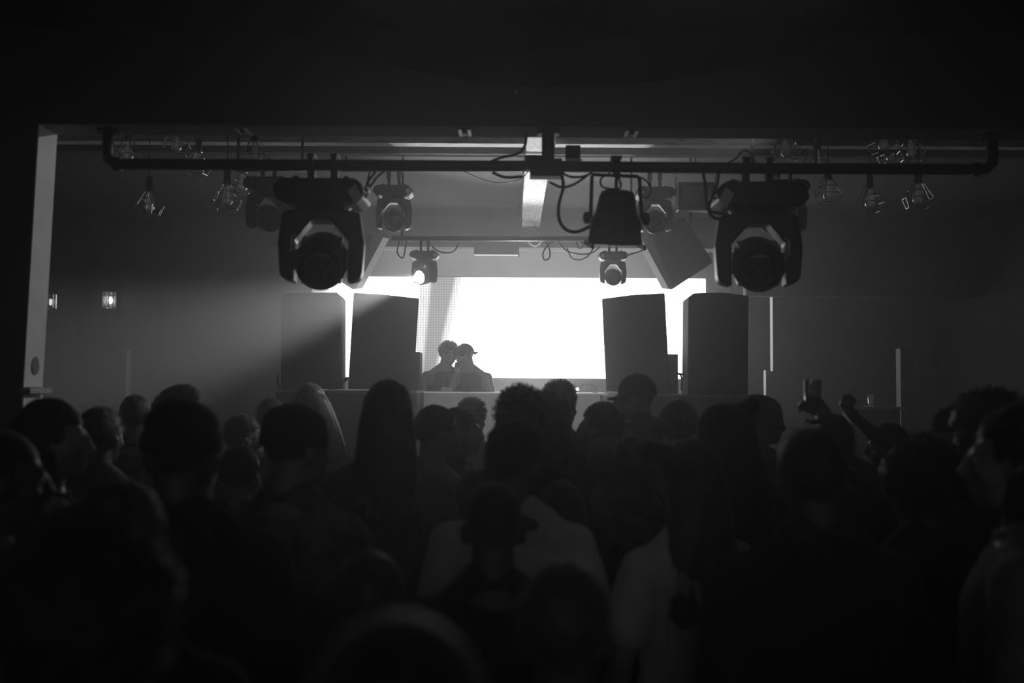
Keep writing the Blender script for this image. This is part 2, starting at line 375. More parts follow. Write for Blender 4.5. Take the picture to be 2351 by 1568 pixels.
# things on the booth
q = P(1326, 897, 10.5); zt_ = p.z
t = thing('gooseneck_lamp', 'small curved lamp with a glowing tip on the booth top', 'lamp', (P(1367, 897, 10.5).x, 10.5, zt_))
pts = [P(1367, 897, 10.5), P(1362, 888, 10.5), P(1352, 885, 10.5), P(1342, 885, 10.5), P(1334, 890, 10.5), P(1329, 896, 10.5)]
link('neck', MB().tube([v - t.location + (Vector((0, 0, .012)) if i else Vector()) for i, v in enumerate(pts)], .004).mesh('neck'), M_body, t)
link('bulb', MB().ell(P(1326, 896, 10.5) - t.location + Vector((0, 0, .012)), .016).mesh('bulb', True), mat('lamp_glow', .9, emit=14), t)
link('foot', MB().lathe([(.03, .0), (.03, .012), (.01, .016)]).mesh('foot'), M_body, t)
q = P(1024, 897, 10.45)
t = thing('mixer', 'small pale mixer box on the booth in front of the pair', 'mixer', (q.x, 10.45, zt_))
bevel(link('housing', MB().b2(-.05, .05, -.02, .12, 0, .045).mesh('housing'), M_clgry, t), .004)
for i in range(3): link('knob', MB().lathe([(.006, .0455), (.005, .058)], Matrix.Translation((-.03 + .03*i, .03, 0)), 10).mesh('knob'), M_body, t)
# cables between speakers
def cable(pts, r, label, D=None, name='cable', m=None):
    w_ = [P(*p) for p in pts]; fine = []
    n_ = len(w_)
    for i in range(n_ - 1):
        p0, p1, p2, p3 = w_[max(i-1, 0)], w_[i], w_[i+1], w_[min(i+2, n_-1)]
        for k in range(5):
            u = k/5; fine.append(.5*((2*p1) + (p2-p0)*u + (2*p0-5*p1+4*p2-p3)*u*u + (3*p1-p0-3*p2+p3)*u**3))
    fine.append(w_[-1])
    o = link(name, MB().tube(fine, r, 6).mesh(name, True, w_[0]), m or M_cable, loc=w_[0])
    return tag(o, label, 'cable')
cable([(1537, 848, 9.9), (1558, 858, 9.95), (1580, 861, 10.0)], .011, 'black cable slung between the two right loudspeakers')
cable([(1562, 860, 9.96), (1565, 870, 9.97), (1564, 896, 9.98)], .008, 'thin black cable hanging down between the right loudspeakers')
cable([(1536, 866, 9.55), (1538, 880, 9.55), (1539, 898, 9.5)], .007, 'cable end at the foot of the inner right loudspeaker')
cable([(797, 868, 9.9), (790, 876, 9.95), (782, 884, 10.0), (778, 893, 10.0)], .016, 'thick cable between the two left loudspeakers')
cable([(641, 856, 9.62), (638, 862, 9.62), (638, 880, 9.62), (643, 893, 9.62)], .012, 'cable loop on the outer side of the leftmost loudspeaker')

# ------------------------------------------------------------------ the near lighting pipe
DP = 4.69
t = thing('lighting_pipe', 'long black steel lighting pipe hung across the opening', 'pipe', P(1258, 380, DP))
O = t.location.copy()
l0, r0 = P(248, 377, DP), P(2277, 388, DP)
pts = [Vector((l0.x, DP, ZO - .012)), P(247, 350, DP), P(249, 368, DP), P(262, 377, DP), P(300, 377, DP), P(800, 379, DP), P(1258, 382, DP), P(1800, 387, DP), P(2225, 388.5, DP), P(2264, 388, DP), P(2277, 375, DP), P(2279, 350, DP), Vector((r0.x, DP, ZO - .012))]
link('pipe', MB().tube([v - O for v in pts], .0265, 16).mesh('pipe', True), M_pipe, t)
dz = P(1258, 388, DP).z - O.z
link('drop_pipe', MB().tube([(0, 0, ZO - .012 - O.z), (0, 0, dz)], .03, 16).mesh('drop_pipe', True), M_pipe, t)
link('junction', MB().box((-.01, 0, dz), (.15, .08, .085)).box((-.07, -.03, dz+.02), (.08, .05, .07)).mesh('junction'), M_pipe, t)
for xx in (l0.x - O.x, 0, r0.x - O.x):
    link('flange', MB().lathe([(.055, ZO - O.z - .02), (.055, ZO - O.z - .007)], Matrix.Translation((xx, 0, 0)), 16).mesh('flange'), M_pipe, t)
for a0, a1, b0, b1 in ((245, 372, 268, 384), (2262, 378, 2288, 402)):
    pass
for k, (px, py) in enumerate(((270, 377), (2240, 389))):
    c0 = P(px, py, DP) - O
    link('coupling', MB().tube([c0 - Vector((.018, 0, 0)), c0 + Vector((.018, 0, 0))], .034, 16).mesh('coupling'), M_pipe, t)
pj = P(1315, 347, DP) - O
t2 = thing('junction_box', 'small black cable junction box standing on the lighting pipe', 'box', P(1315, 360, DP))
bevel(link('housing', MB().b2(-.035, .035, -.03, .03, -.012, .05).mesh('housing'), M_body, t2), .004)
link('cable_gland', MB().b2(-.035, .04, -.025, .025, -.026, -.0125).mesh('cable_gland'), M_chrome, t2)
# cables around the pipe
for i, (pl, r, lab) in enumerate([
    ([(1208, 300, 4.72), (1206, 330, 4.7), (1190, 352, 4.68), (1150, 362, 4.66), (1125, 372, 4.66)], .007, 'cable curving down onto the pipe left of the drop pipe'),
    ([(1131, 396, 4.66), (1160, 407, 4.65), (1200, 405, 4.65)], .007, 'cable loop hanging under the pipe left of the junction'),
    ([(1262, 418, 4.66), (1290, 430, 4.65), (1320, 422, 4.65), (1352, 400, 4.65)], .006, 'cable sagging under the pipe right of the junction'),
    ([(1290, 396, 4.66), (1310, 406, 4.65), (1340, 405, 4.65), (1360, 396, 4.65)], .006, 'short upper cable under the pipe beside the can light'),
    ([(1290, 402, 4.65), (1293, 430, 4.64), (1283, 470, 4.64), (1284, 505, 4.64), (1300, 527, 4.64), (1325, 532, 4.64), (1354, 520, 4.64)], .008, 'thick black cable looping down to the can light'),
    ([(1460, 405, 4.62), (1480, 412, 4.62), (1494, 432, 4.62), (1488, 452, 4.62), (1470, 458, 4.62)], .004, 'thin cable loop right of the can light yoke'),
    ([(1400, 398, 4.62), (1380, 410, 4.6), (1382, 428, 4.6), (1405, 434, 4.6), (1425, 430, 4.6), (1420, 405, 4.6)], .005, 'coiled cable above the can light'),
    ([(1615, 398, 4.66), (1620, 430, 4.64), (1625, 480, 4.62), (1640, 500, 4.62), (1662, 502, 4.62)], .007, 'left one of the cables looping beside the right big moving light'),
    ([(1650, 398, 4.66), (1645, 430, 4.63), (1630, 465, 4.6), (1632, 485, 4.6), (1660, 492, 4.6)], .007, 'right one of the cables looping beside the right big moving light'),
    ([(850, 393, 4.66), (845, 415, 4.64), (838, 440, 4.63), (842, 455, 4.63)], .006, 'cable dropping from the pipe to the left big moving light'),
    ([(884, 392, 4.66), (865, 408, 4.64), (850, 428, 4.63), (846, 418, 4.63), (862, 395, 4.65)], .006, 'cable bundle between the pipe and the left big moving light'),
    ([(1055, 389, 8.6), (1110, 412, 8.58), (1150, 420, 8.58), (1195, 411, 8.58), (1215, 390, 8.6)], .004, 'thin pale cable sagging below the rear pipe at the centre'),
    ([(1200, 460, 11.8), (1190, 480, 11.8), (1198, 500, 11.8), (1195, 530, 11.8)], .007, 'loose cable hanging along the left side of the beam'),
    ([(1246, 547, 9.5), (1260, 568, 9.5), (1262, 590, 9.5), (1250, 597, 9.5), (1247, 580, 9.5), (1262, 560, 9.5), (1290, 548, 9.5)], .008, 'round cable loop hanging in front of the recess wall'),
    ([(1275, 548, 9.5), (1300, 575, 9.5), (1330, 584, 9.5), (1360, 580, 9.5), (1378, 566, 9.5)], .008, 'long cable sagging towards the right rear moving light'),
    ([(1302, 570, 9.5), (1312, 592, 9.5), (1330, 597, 9.5), (1350, 588, 9.5), (1362, 570, 9.5)], .007, 'lowest cable loop left of the right rear moving light'),
    ([(1322, 545, 9.5), (1328, 570, 9.5), (1340, 562, 9.5), (1330, 550, 9.5), (1345, 545, 9.5)], .007, 'tangled cable end above the recess'),
    ([(1434, 588, 9.35), (1460, 580, 9.35), (1482, 572, 9.35)], .007, 'cable from the right rear moving light to the hung speaker'),
    ([(992, 566, 9.35), (1010, 578, 9.35), (1035, 580, 9.35), (1048, 570, 9.35), (1052, 558, 9.35)], .008, 'cable sagging right of the lit moving light'),
    ([(914, 549, 9.47), (915, 560, 9.42), (912, 580, 9.4), (925, 592, 9.35), (932, 562, 9.42), (935, 549, 9.47)], .008, 'cable loop left of the lit moving light'),
    ([(1735, 372, 4.69), (1722, 350, 4.69), (1706, 346, 4.69), (1692, 362, 4.69), (1668, 376, 4.69)], .004, 'thin cable lying over the right part of the pipe'),
    ([(1190, 556, 12.2), (1189, 575, 12.19), (1192, 590, 12.19)], .01, 'short pale cable end beside the hanging black box'),
]): cable(pl, r, lab)
# pale speck hanging in front of the header
t = thing('hanging_sensor', 'tiny pale sensor hanging on a thin wire before the header', 'sensor', P(1185, 218, 4.5))
link('wire', MB().tube([(0, 0, .03), (0, 0, 3.419 - t.location.z)], .0015, 6).mesh('wire'), M_cable, t)
link('tip', MB().lathe([(.004, -.003), (.007, .0), (.007, .02), (.003, .029)]).mesh('tip', True), M_chrome, t)
# strap clamps on the header underside
for px, lab in ((1068, 'pair of pale metal straps under the header, left of the drop pipe'), (1448, 'pair of pale metal straps under the header, right of the drop pipe'),
                (562, 'metal bracket under the header near the left caged lamps'), (262, 'metal bracket beside the left pipe flange')):
    c0 = P(px, 296, 4.72); t = thing('strap_bracket', lab, 'bracket', (c0.x, 4.70, ZO - .007))
    for s in (-1, 1): link('strap', MB().box((s*.022, 0, -.002), (.016, .12, .003)).mesh('strap'), M_chrome, t)
    link('hook', MB().box((0, 0, -.006), (.02, .05, .01)).mesh('hook'), M_body, t)

# ------------------------------------------------------------------ moving lights
def moving_head(loc, s, pan, tilt, label, lit=False, sticker=1, drop=0):
    t = thing('moving_head_light', label, 'stage light', loc, 'moving head stage lights'); t.scale = (s, s, s)
    for k in (-1, 1):
        c_ = MB().tube([(k*.055, 0, .036), (k*.055, .03, .02), (k*.055, .034, -.01), (k*.055, .02, -.03)], .011, 8)
        c_.box((k*.055, -.003, .037), (.036, .07, .018)).box((k*.055, 0, -.06), (.035, .04, .08)).box((k*.055, -.033, 0), (.026, .012, .07))
        if drop: c_.box((k*.055, 0, drop/s/2), (.05, .04, drop/s))
        bevel(link('clamp', c_.mesh('clamp'), M_pipe, t), .003)
    prof = [(-.185, -.1), (-.17, -.088), (.17, -.088), (.2, -.115), (.213, -.15), (.208, -.175), (.165, -.205), (-.165, -.205), (-.208, -.175), (-.21, -.12)]
    base = MB().prism([(x, -.13, z) for x, z in prof], (0, .26, 0))
    bs = bevel(link('base', base.mesh('base'), M_body, t), .012, 3)
    for k in (-1, 1):
        link('foot', MB().lathe([(.02, -.0885), (.016, -.068)], Matrix.Translation((k*.12, -.05, 0)), 12).mesh('foot'), M_body, bs)
        h_ = MB().tube([(k*.207, -.07, -.125), (k*.225, -.07, -.14), (k*.22, -.07, -.16), (k*.2, -.07, -.162)], .006, 8)
        link('handle', h_.mesh('handle', True), M_chrome, bs)
    link('neck', MB().lathe([(.11, -.23), (.14, -.2)], None, 24).mesh('neck'), M_body, t)
    R = Matrix.Rotation(pan, 4, 'Z')
    out_ = [(-.18, -.24), (-.12, -.226), (.12, -.226), (.18, -.24), (.2, -.38), (.19, -.53), (.175, -.55), (.125, -.565)]
    inn = [(.125, -.37), (.045, -.275), (-.045, -.275), (-.125, -.37)]
    poly = out_ + inn + [(-.125, -.565), (-.175, -.55), (-.19, -.53), (-.2, -.38)]
    yk = MB(R); yk.prism([(x, -.075, z) for x, z in poly], (0, .15, 0))
    yo = bevel(link('yoke', yk.mesh('yoke'), M_body, t), .014, 3)
    for k in (-1, 1):
        link('bearing', MB(R).lathe([(.05, 0), (.05, .012), (.03, .018)], Matrix.Translation((k*.125, 0, -.455)) @ Matrix.Rotation(-k*PI/2, 4, 'Y'), 20).mesh('bearing'), M_chrome, yo)
        edge = MB(R).prism([(k*.1265, -.07, -.37), (k*.1235, -.07, -.37), (k*.1235, -.07, -.56), (k*.1265, -.07, -.56)], (0, .14, 0))
        link('rim_light_strip', edge.mesh('rim_light_strip'), M_white if sticker else M_body, yo)  # white strip stands in for the screen's rim light on the arm
    # lamp head: axis along local -Z of this frame, aimed with tilt
    A = Matrix.Translation((0, 0, -.455)) @ R @ Matrix.Rotation(PI/2 + tilt, 4, 'X')
    hd = MB(A).lathe([(.035, -.15), (.085, -.14), (.112, -.09), (.122, -.02), (.122, .05), (.116, .1), (.108, .125), (.1, .127), (.098, .115)], None, 28)
    ho = link('lamp_head', hd.mesh('lamp_head', True), M_body, t)
    lens = MB(A).lathe([(.097, .112), (.09, .122), (.06, .132), (.02, .136)], None, 28)
    link('lens', lens.mesh('lens', True), mat('lit_lens', .9, emit=60) if lit else M_lens, ho)
    for k in range(4):
        hd2 = MB(A).box((.118*math.cos(k*PI/2 + .78), .118*math.sin(k*PI/2 + .78), .0), (.02, .02, .14)); link('cooling_rib', hd2.mesh('cooling_rib'), M_body, ho)
    if sticker:
        k = sticker
        link('label_plate', MB().hexa([(k*.135, -.133, -.15), (k*.175, -.134, -.12), (k*.208, -.134, -.18), (k*.175, -.133, -.215), (k*.135, -.131, -.15), (k*.175, -.131, -.12), (k*.208, -.131, -.18), (k*.175, -.131, -.215)]).mesh('label_plate'), M_white, t)
        st = MB(R).prism([(-k*.13, -.0765, -.365), (-k*.118, -.0765, -.352), (-k*.118, -.0765, -.34), (-k*.142, -.0765, -.365), (-k*.142, -.0765, -.43), (-k*.13, -.0765, -.43)], (0, .001, 0))
        link('sticker', st.mesh('sticker'), M_white, yo)
    return t
moving_head(P(743, 378, DP), 1.0, .1, .45, 'big black moving light clamped to the pipe on the left', sticker=1)
moving_head(P(1737, 386, DP), 1.0, -.12, .35, 'big black moving light clamped to the pipe on the right', sticker=-1)
DR = 8.6
zr = P(905, 392, DR).z
moving_head(P(905, 411, DR), .79, .15, .35, 'rear moving light hanging between the left big one and the beam', sticker=1, drop=.1)
moving_head(P(1503, 415, DR), .79, -.15, .35, 'rear moving light half hidden behind the can light', sticker=-1, drop=.1)
moving_head(P(618, 390, 7.3), .79, .5, .3, 'rear moving light peeking out left of the left big one', sticker=1)
moving_head(P(1800, 396, 7.3), .79, -.5, .2, 'rear moving light hidden mostly behind the right big one', sticker=-1)
L5 = moving_head(P(975, 564, 9.47), .64, -.6, .25, 'lit moving light shooting the white beam to the left', lit=True, sticker=1, drop=.07)
moving_head(P(1407, 566, 9.47), .64, .0, .3, 'small far moving light above the right part of the screen', sticker=-1, drop=.07)
for D, y, x0, x1, lab in ((7.3, 386, 540, 700, 'short rear pipe stub over the left big moving light'), (7.3, 392, 1720, 1880, 'short rear pipe stub over the right big moving light'), (DR, 388, 760, 1620, 'rear black lighting pipe hidden just behind the near one'), (9.47, 548, 900, 1472, 'far black lighting pipe just before the back header')):
    p, q = P(x0, y, D), P(x1, y, D); zz = (p.z + q.z)/2
    t = thing('lighting_pipe', lab, 'pipe', (0, D, zz))
    link('pipe', MB().tube([(p.x, 0, p.z - zz), (q.x, 0, q.z - zz)], .024, 12).mesh('pipe', True), M_pipe, t)
    for k in range(2): link('drop_rod', MB().tube([(p.x + (q.x-p.x)*(.04 + .92*k), 0, 0), (p.x + (q.x-p.x)*(.04 + .92*k), 0, ZC - zz - .002)], .012, 8).mesh('drop_rod'), M_pipe, t)

# can light with yoke
t = thing('can_light', 'black can light in a U-shaped yoke under the pipe', 'stage light', P(1415, 385, 4.69))
O = t.location.copy()
def q2(x, y, D=4.69): return P(x, y, D) - O
cl = MB().tube([q2(1415, 366), q2(1416, 400)], .02, 10).box(q2(1414, 364), (.05, .07, .014)).tube([q2(1416, 398), q2(1414, 440)], .008, 8)
link('clamp', cl.mesh('clamp'), M_pipe, t)
yk = MB().tube([q2(1356, 500), q2(1359, 405), q2(1362, 401), q2(1464, 405), q2(1468, 409), q2(1474, 505)], .009, 8)
link('yoke', yk.mesh('yoke'), M_pipe, t)
c0, c1 = q2(1418, 436), q2(1414, 556)
ax = (c1 - c0).normalized(); ax = (ax + Vector((0, .25, 0))).normalized()
Mx = Matrix.Translation(c0) @ ax.to_track_quat('Z', 'Y').to_matrix().to_4x4()
can = MB(Mx).lathe([(.05, .0), (.075, .008), (.085, .03), (.1, .11), (.122, .15), (.125, .23), (.132, .232), (.132, .25), (.118, .25), (.11, .235)], None, 28)
cb = link('can', can.mesh('can', True), M_body, t)
link('lens', MB(Mx).lathe([(.109, .232), (.1, .238)], None, 28).mesh('lens'), M_lens, cb)
link('gel_frame', MB(Mx).box((0, .115, .262), (.25, .012, .02)).box((-.125, 0, .262), (.012, .2, .02)).box((.125, 0, .262), (.012, .2, .02)).mesh('gel_frame'), M_body, cb)
for px, s in ((1348, -1), (1483, 1)):
    k0 = q2(px, 500 if s < 0 else 503)
    kn = MB().lathe([(.012, -.02), (.028, -.012), (.03, .01), (.02, .016)], Matrix.Translation(k0) @ Matrix.Rotation(PI/2, 4, 'Y'), 10)
    link('tilt_knob', kn.mesh('tilt_knob'), M_body, t)

# hung loudspeakers at an angle (right one and its mirror twin on the left)
def hung(mir, label):
    mx = (lambda x: 2352 - x) if mir else (lambda x: x)
    D = 10.6
    A_, B_, C_, E_ = (1495, 540), (1545, 663), (1638, 602), (1572, 500)
    g0, g1 = (1472, 545), (1536, 664)
    pts = [P(mx(x), y, D) for x, y in (A_, B_, C_, E_)]
    base = pts[0].copy(); t = thing('hung_loudspeaker', label, 'speaker', base, 'hung loudspeakers')
    pts = [p - base for p in pts]
    cb = bevel(link('cabinet', MB().prism(pts, (0, .55, .06)).mesh('cabinet'), M_cab, t), .008)
    gp = [P(mx(x), y, D - .02) - base for x, y in (g0, g1, (1545, 664), (1494, 541))]
    link('grille', MB().prism(gp, (0, .5, .06)).mesh('grille'), mat('pale_perforated_metal', .28, .7, 0, var=.6, scale=120, stretch=(1, 1, 3)), t)
    pp = P(mx(1585), 520, D + .3) - base; 
    link('hanging_bracket', MB().tube([pp, Vector((pp.x, pp.y, ZC - base.z - .005))], .015, 8).mesh('hanging_bracket'), M_pipe, t)
hung(False, 'dark loudspeaker hung at an angle right of centre, with a pale grille strip')
hung(True, 'dark loudspeaker hung at an angle behind the left big moving light')
# small round speaker under the beam end
t = thing('dome_light', 'small dark dome fitting at the far end of the long beam', 'light', P(1228, 542, 12.3))
link('dome', MB().lathe([(.02, -.13), (.07, -.1), (.1, -.03), (.1, .0)]).mesh('dome', True), M_body, t)
link('mount', MB().lathe([(.05, .001), (.05, .05), (.012, .052), (.012, ZC - t.location.z - .002)]).mesh('mount', True), M_body, t)
# faint framed box on the right under the ceiling
t = thing('flood_light', 'faint square flood light under the ceiling right of the can light', 'light', P(1600, 450, 9.0))
O = t.location.copy()
bevel(link('housing', MB().b2(-.17, .17, 0, .15, -.13, .13).mesh('housing'), M_body, t), .01)
link('front_glass', MB().b2(-.13, .13, -.006, -.001, -.09, .09).mesh('front_glass'), M_clgry, t)
link('bracket', MB().tube([(-.18, .07, 0), (-.18, .07, .24), (.18, .07, .24), (.18, .07, 0)], .008, 8).tube([(0, .07, .24), (0, .07, ZC - O.z - .003)], .01, 8).mesh('bracket'), M_pipe, t)

# ------------------------------------------------------------------ caged pendant lamps
def pendant():
    t = thing('caged_pendant_lamp', '', 'lamp', (0, 0, 0), 'caged pendant lamps')
    link('socket', MB().lathe([(.008, .12), (.02, .115), (.026, .09), (.026, .01), (.03, .0), (.022, -.004)][::-1], None, 14).mesh('socket', True), M_body, t)
    bulb = [(.004, -.148), (.02, -.146), (.034, -.135), (.039, -.115), (.036, -.085), (.026, -.045), (.018, -.015), (.016, -.004)]
    link('bulb', MB().lathe(bulb, None, 18).mesh('bulb', True), M_glass, t)
    c_ = MB(); rings = [(.036, .0), (.073, -.055), (.11, -.112), (.08, -.18)]
    for r, z in rings: c_.tube([(r*math.cos(2*PI*k/6), r*math.sin(2*PI*k/6), z) for k in range(6)], .0029, 5, closed=True)
    for k in range(6):
        a_ = 2*PI*k/6; c_.tube([(.024*math.cos(a_), .024*math.sin(a_), .03)] + [(r*math.cos(a_), r*math.sin(a_), z) for r, z in rings], .0029, 5)
    link('cage', c_.mesh('cage'), M_wire, t)
    return t
PEND = [(295, 322, 7.4, 'caged bulb lamp nearest the left end of the pipe, behind its drop'),
        (405, 302, 7.3, 'caged bulb lamp cut by the header, second from the left end'),
        (455, 350, 8.0, 'dim caged bulb lamp just above the left part of the pipe'),
        (585, 324, 6.9, 'caged bulb lamp above the pipe left of the big moving light, bulb well seen'),
        (522, 424, 7.2, 'clear caged bulb lamp below the pipe left of the big moving light'),
        (558, 397, 8.1, 'caged bulb lamp just behind the clear one below the pipe'),
        (343, 440, 7.4, 'dim caged lamp hanging lowest on the left side'),
        (275, 315, 8.3, 'faint caged lamp hidden behind the left pipe end'),
        (1805, 312, 6.9, 'caged bulb lamp above the pipe right of the right big moving light'),
        (1876, 342, 8.0, 'dim caged bulb lamp above the pipe on the right'),
        (2028, 298, 7.2, 'caged bulb lamp of which only the tip shows under the header on the right'),
        (2092, 316, 7.6, 'caged bulb lamp above the right end of the pipe'),
        (1901, 412, 7.4, 'faint caged bulb lamp below the pipe right of the right big moving light'),
        (1997, 432, 7.6, 'empty-looking dark caged lamp below the pipe on the right'),
        (2108, 420, 7.1, 'bright caged bulb lamp below the right end of the pipe'),
        (1782, 408, 8.2, 'faint caged lamp seen just above the right big moving light'),
        (2045, 330, 8.4, 'faint far caged lamp just above the pipe on the right')]
first = pendant(); LAMPS = [first] + [copy_tree(first) for _ in PEND[1:]]
for i, (px, py, D, lab) in enumerate(PEND):
    o = LAMPS[i]
    o.location = P(px, py, D); o.rotation_euler = (random.Random(i).uniform(-.04, .04), 0, i * .7); o['label'] = lab
    cdm = MB().tube([(0, 0, .118), (0, 0, (ZC - o.location.z) - .006)], .004, 6)
    link('cord', cdm.mesh('cord'), M_cable, o)

# wall lamps on the left
for px, py, D, s, lab, glow in ((251, 688, 12.55, 1.0, 'caged wall lamp glowing on the dark left wall', 9), (114, 692, 6.2, .9, 'small glowing wall lamp peeking out behind the pale left reveal', 1.2)):
    c0 = P(px, py, D); t = thing('wall_lamp', lab, 'lamp', c0, 'wall lamps'); t.scale = (s, s, s)
    t.scale = (s*D/12.55,)*3
    link('back_plate', MB().box((0, .12, 0), (.07, .02, .2)).box((0, .095, 0), (.02, .05, .02)).mesh('back_plate'), M_body, t)
    cg = MB()
    for z_ in (-.1, .05, .1): cg.tube([(.085*math.cos(2*PI*k/16), .085*math.sin(2*PI*k/16), z_) for k in range(16)], .004, 5, closed=True)
    for k in range(10): cg.box((.085*math.cos(2*PI*k/10), .085*math.sin(2*PI*k/10), 0), (.008, .008, .2))
    link('cage', cg.mesh('cage'), M_wire, t)
    link('shade', MB().lathe([(.078, -.095), (.078, .095)], None, 20).mesh('shade', True), M_glass, t)
    link('bulb', MB().ell((.015, 0, -.01), (.028, .028, .045)).mesh('bulb', True), mat('bulb_glow_%d' % glow, .9, emit=glow), t)
# free-standing pale pillars, bar shelf and glass on the right
for x0, x1, y0, lab in ((2069, 2097, 800, 'pale upright panel standing against the right back wall'), (272, 291, 802, 'faint upright panel in the dark left corner')):
    a, c = P(x0, 980, 11.5), P(x1, y0, 11.5)
    t = thing('upright_panel', lab, 'panel', (a.x, 11.5, 0))
    bevel(link('board', MB().b2(0, c.x - a.x, 0, .14, 0, c.z).mesh('board'), mat('panel_paint', .2, .6) if x0 > 1000 else M_clgry, t), .005)
a, c = P(1952, 937, 10.8), P(2012, 934, 10.8)
t = thing('bar_counter', 'narrow bar counter on the right carrying a drinking glass', 'counter', (a.x, 10.8, c.z))
link('countertop', MB().b2(0, .6, 0, .32, -.03, 0).mesh('countertop'), M_booth, t)
link('counter', MB().b2(.02, .55, .03, .3, -c.z, -.031).mesh('counter'), M_cab, t)
def glass(loc, r, h, label, fill=.0, cat='glass', name='drinking_glass'):
    t = thing(name, label, cat, loc)
    pr = [(r*.82, 0), (r*.84, .004), (r, h), (r - .002, h), (r*.8, .008)]
    link('tumbler', MB().lathe(pr, None, 20).mesh('tumbler', True), M_glass, t)
    if fill: link('drink', MB().lathe([(r*.79, .01), (r*.79 + (r*.17)*fill, h*fill)], None, 20).mesh('drink', True), mat('dark_drink', .04, .2), t)
    return t
glass((P(2003, 934, 10.9).x, 10.95, c.z), .035, .13, 'empty glass standing on the narrow bar counter on the right')
# ------------------------------------------------------------------ people
def fuse(mb, name, vox, it=4, fac=.5):
    me = mb.mesh(name + '_raw'); o = bpy.data.objects.new('tmp', me); COL.objects.link(o)
    r = o.modifiers.new('r', 'REMESH'); r.mode = 'VOXEL'; r.voxel_size = vox; r.use_smooth_shade = True
    if it: s_ = o.modifiers.new('s', 'SMOOTH'); s_.factor = fac; s_.iterations = it
    dg = bpy.context.evaluated_depsgraph_get()
    out = bpy.data.meshes.new_from_object(o.evaluated_get(dg)); out.name = name
    bpy.data.objects.remove(o); bpy.data.meshes.remove(me); out.shade_smooth(); out.materials.clear()
    return out
NECK = Vector((0, -.02, 1.49))
def head_matrix(yaw, pitch, roll=0):             # yaw > 0 turns the face to the person's left, pitch > 0 bows it
    return Matrix.Translation(NECK) @ Matrix.Rotation(yaw, 4, 'Z') @ Matrix.Rotation(-pitch, 4, 'X') @ Matrix.Rotation(roll, 4, 'Y') @ Matrix.Translation(-NECK)
HC, HR = Vector((0, -.012, 1.655)), (.075, .095, .095)
def hand(mb, w, d, side, pose, pv=None):
    """five-fingered hand at wrist w, pointing along d; pose: relaxed, fist, hold"""
    d = Vector(d).normalized(); up = Vector((0, 0, 1)) if abs(d.z) < .9 else Vector((0, 1, 0))
    n_ = d.cross(up).normalized() * side         # across the palm towards the thumb side
    pal = n_.cross(d).normalized() * side        # palm normal
    if pv is not None: pal = (Vector(pv) - d*d.dot(Vector(pv))).normalized(); n_ = d.cross(pal)*side
    q0 = len(mb.v)
    mb.cap2(w, w + d*.035, .026, .028)
    for k in range(4): mb.cap2(w + d*.02 + n_*(.022 - .014*k), w + d*.085 + n_*(.03 - .02*k), .014, .0115, 8)
    curl = {'relaxed': .35, 'fist': 1.45, 'hold': .95}[pose]
    for k in range(4):
        L_ = (.044, .05, .047, .036)[k]; p = w + d*.088 + n_*(.03 - .02*k); a_ = 0
        for seg, (fl, r0, r1) in enumerate(((1, .0098, .009), (.62, .009, .0082), (.5, .0082, .0072))):
            a_ += curl * (1 if seg else .75) * (1 + .06*k)
            dd = d*math.cos(a_) + pal*math.sin(a_); q = p + dd*L_*fl; mb.cap2(p, q, r0, r1, 8); p = q
    t0 = w + d*.028 + n_*.026
    t1 = t0 + (n_*.6 + d*.7 + pal*.35).normalized()*.042
    t2 = t1 + (n_*(.1 if pose == 'fist' else .2) + d*.75 + pal*.6).normalized()*.033
    mb.cap2(t0, t1, .0145, .0115, 8); mb.cap2(t1, t2, .011, .0085, 8)
    if pose != 'relaxed': mb.v[q0:] = [w + (v - w)*1.14 for v in mb.v[q0:]]
ARM = {'down': ((.24, -.02, 1.13), (.235, .09, .89), (0, .25, -1), 'relaxed'),
       'bent': ((.25, -.03, 1.14), (.16, .22, 1.22), (-.3, .5, .6), 'relaxed'),
       'front': ((.22, .05, 1.14), (.06, .27, 1.12), (-.8, .5, .1), 'relaxed')}
def torso_rings(k, g=0):
    R_ = [(0, 0, .86, .10, .08), (0, .0, .90, .165, .115), (0, -.005, .96, .172, .122), (0, .0, 1.08, .15, .108), (0, .005, 1.2, .165, .118), (0, .0, 1.30, .182, .122),
          (0, -.008, 1.36, .186, .112), (0, -.012, 1.40, .165, .094), (0, -.016, 1.44, .12, .08), (0, -.02, 1.475, .078, .066), (0, -.02, 1.51, .05, .05)]
    return [(x, y, z, (rx + g)*k, (ry + g)) for x, y, z, rx, ry in R_]
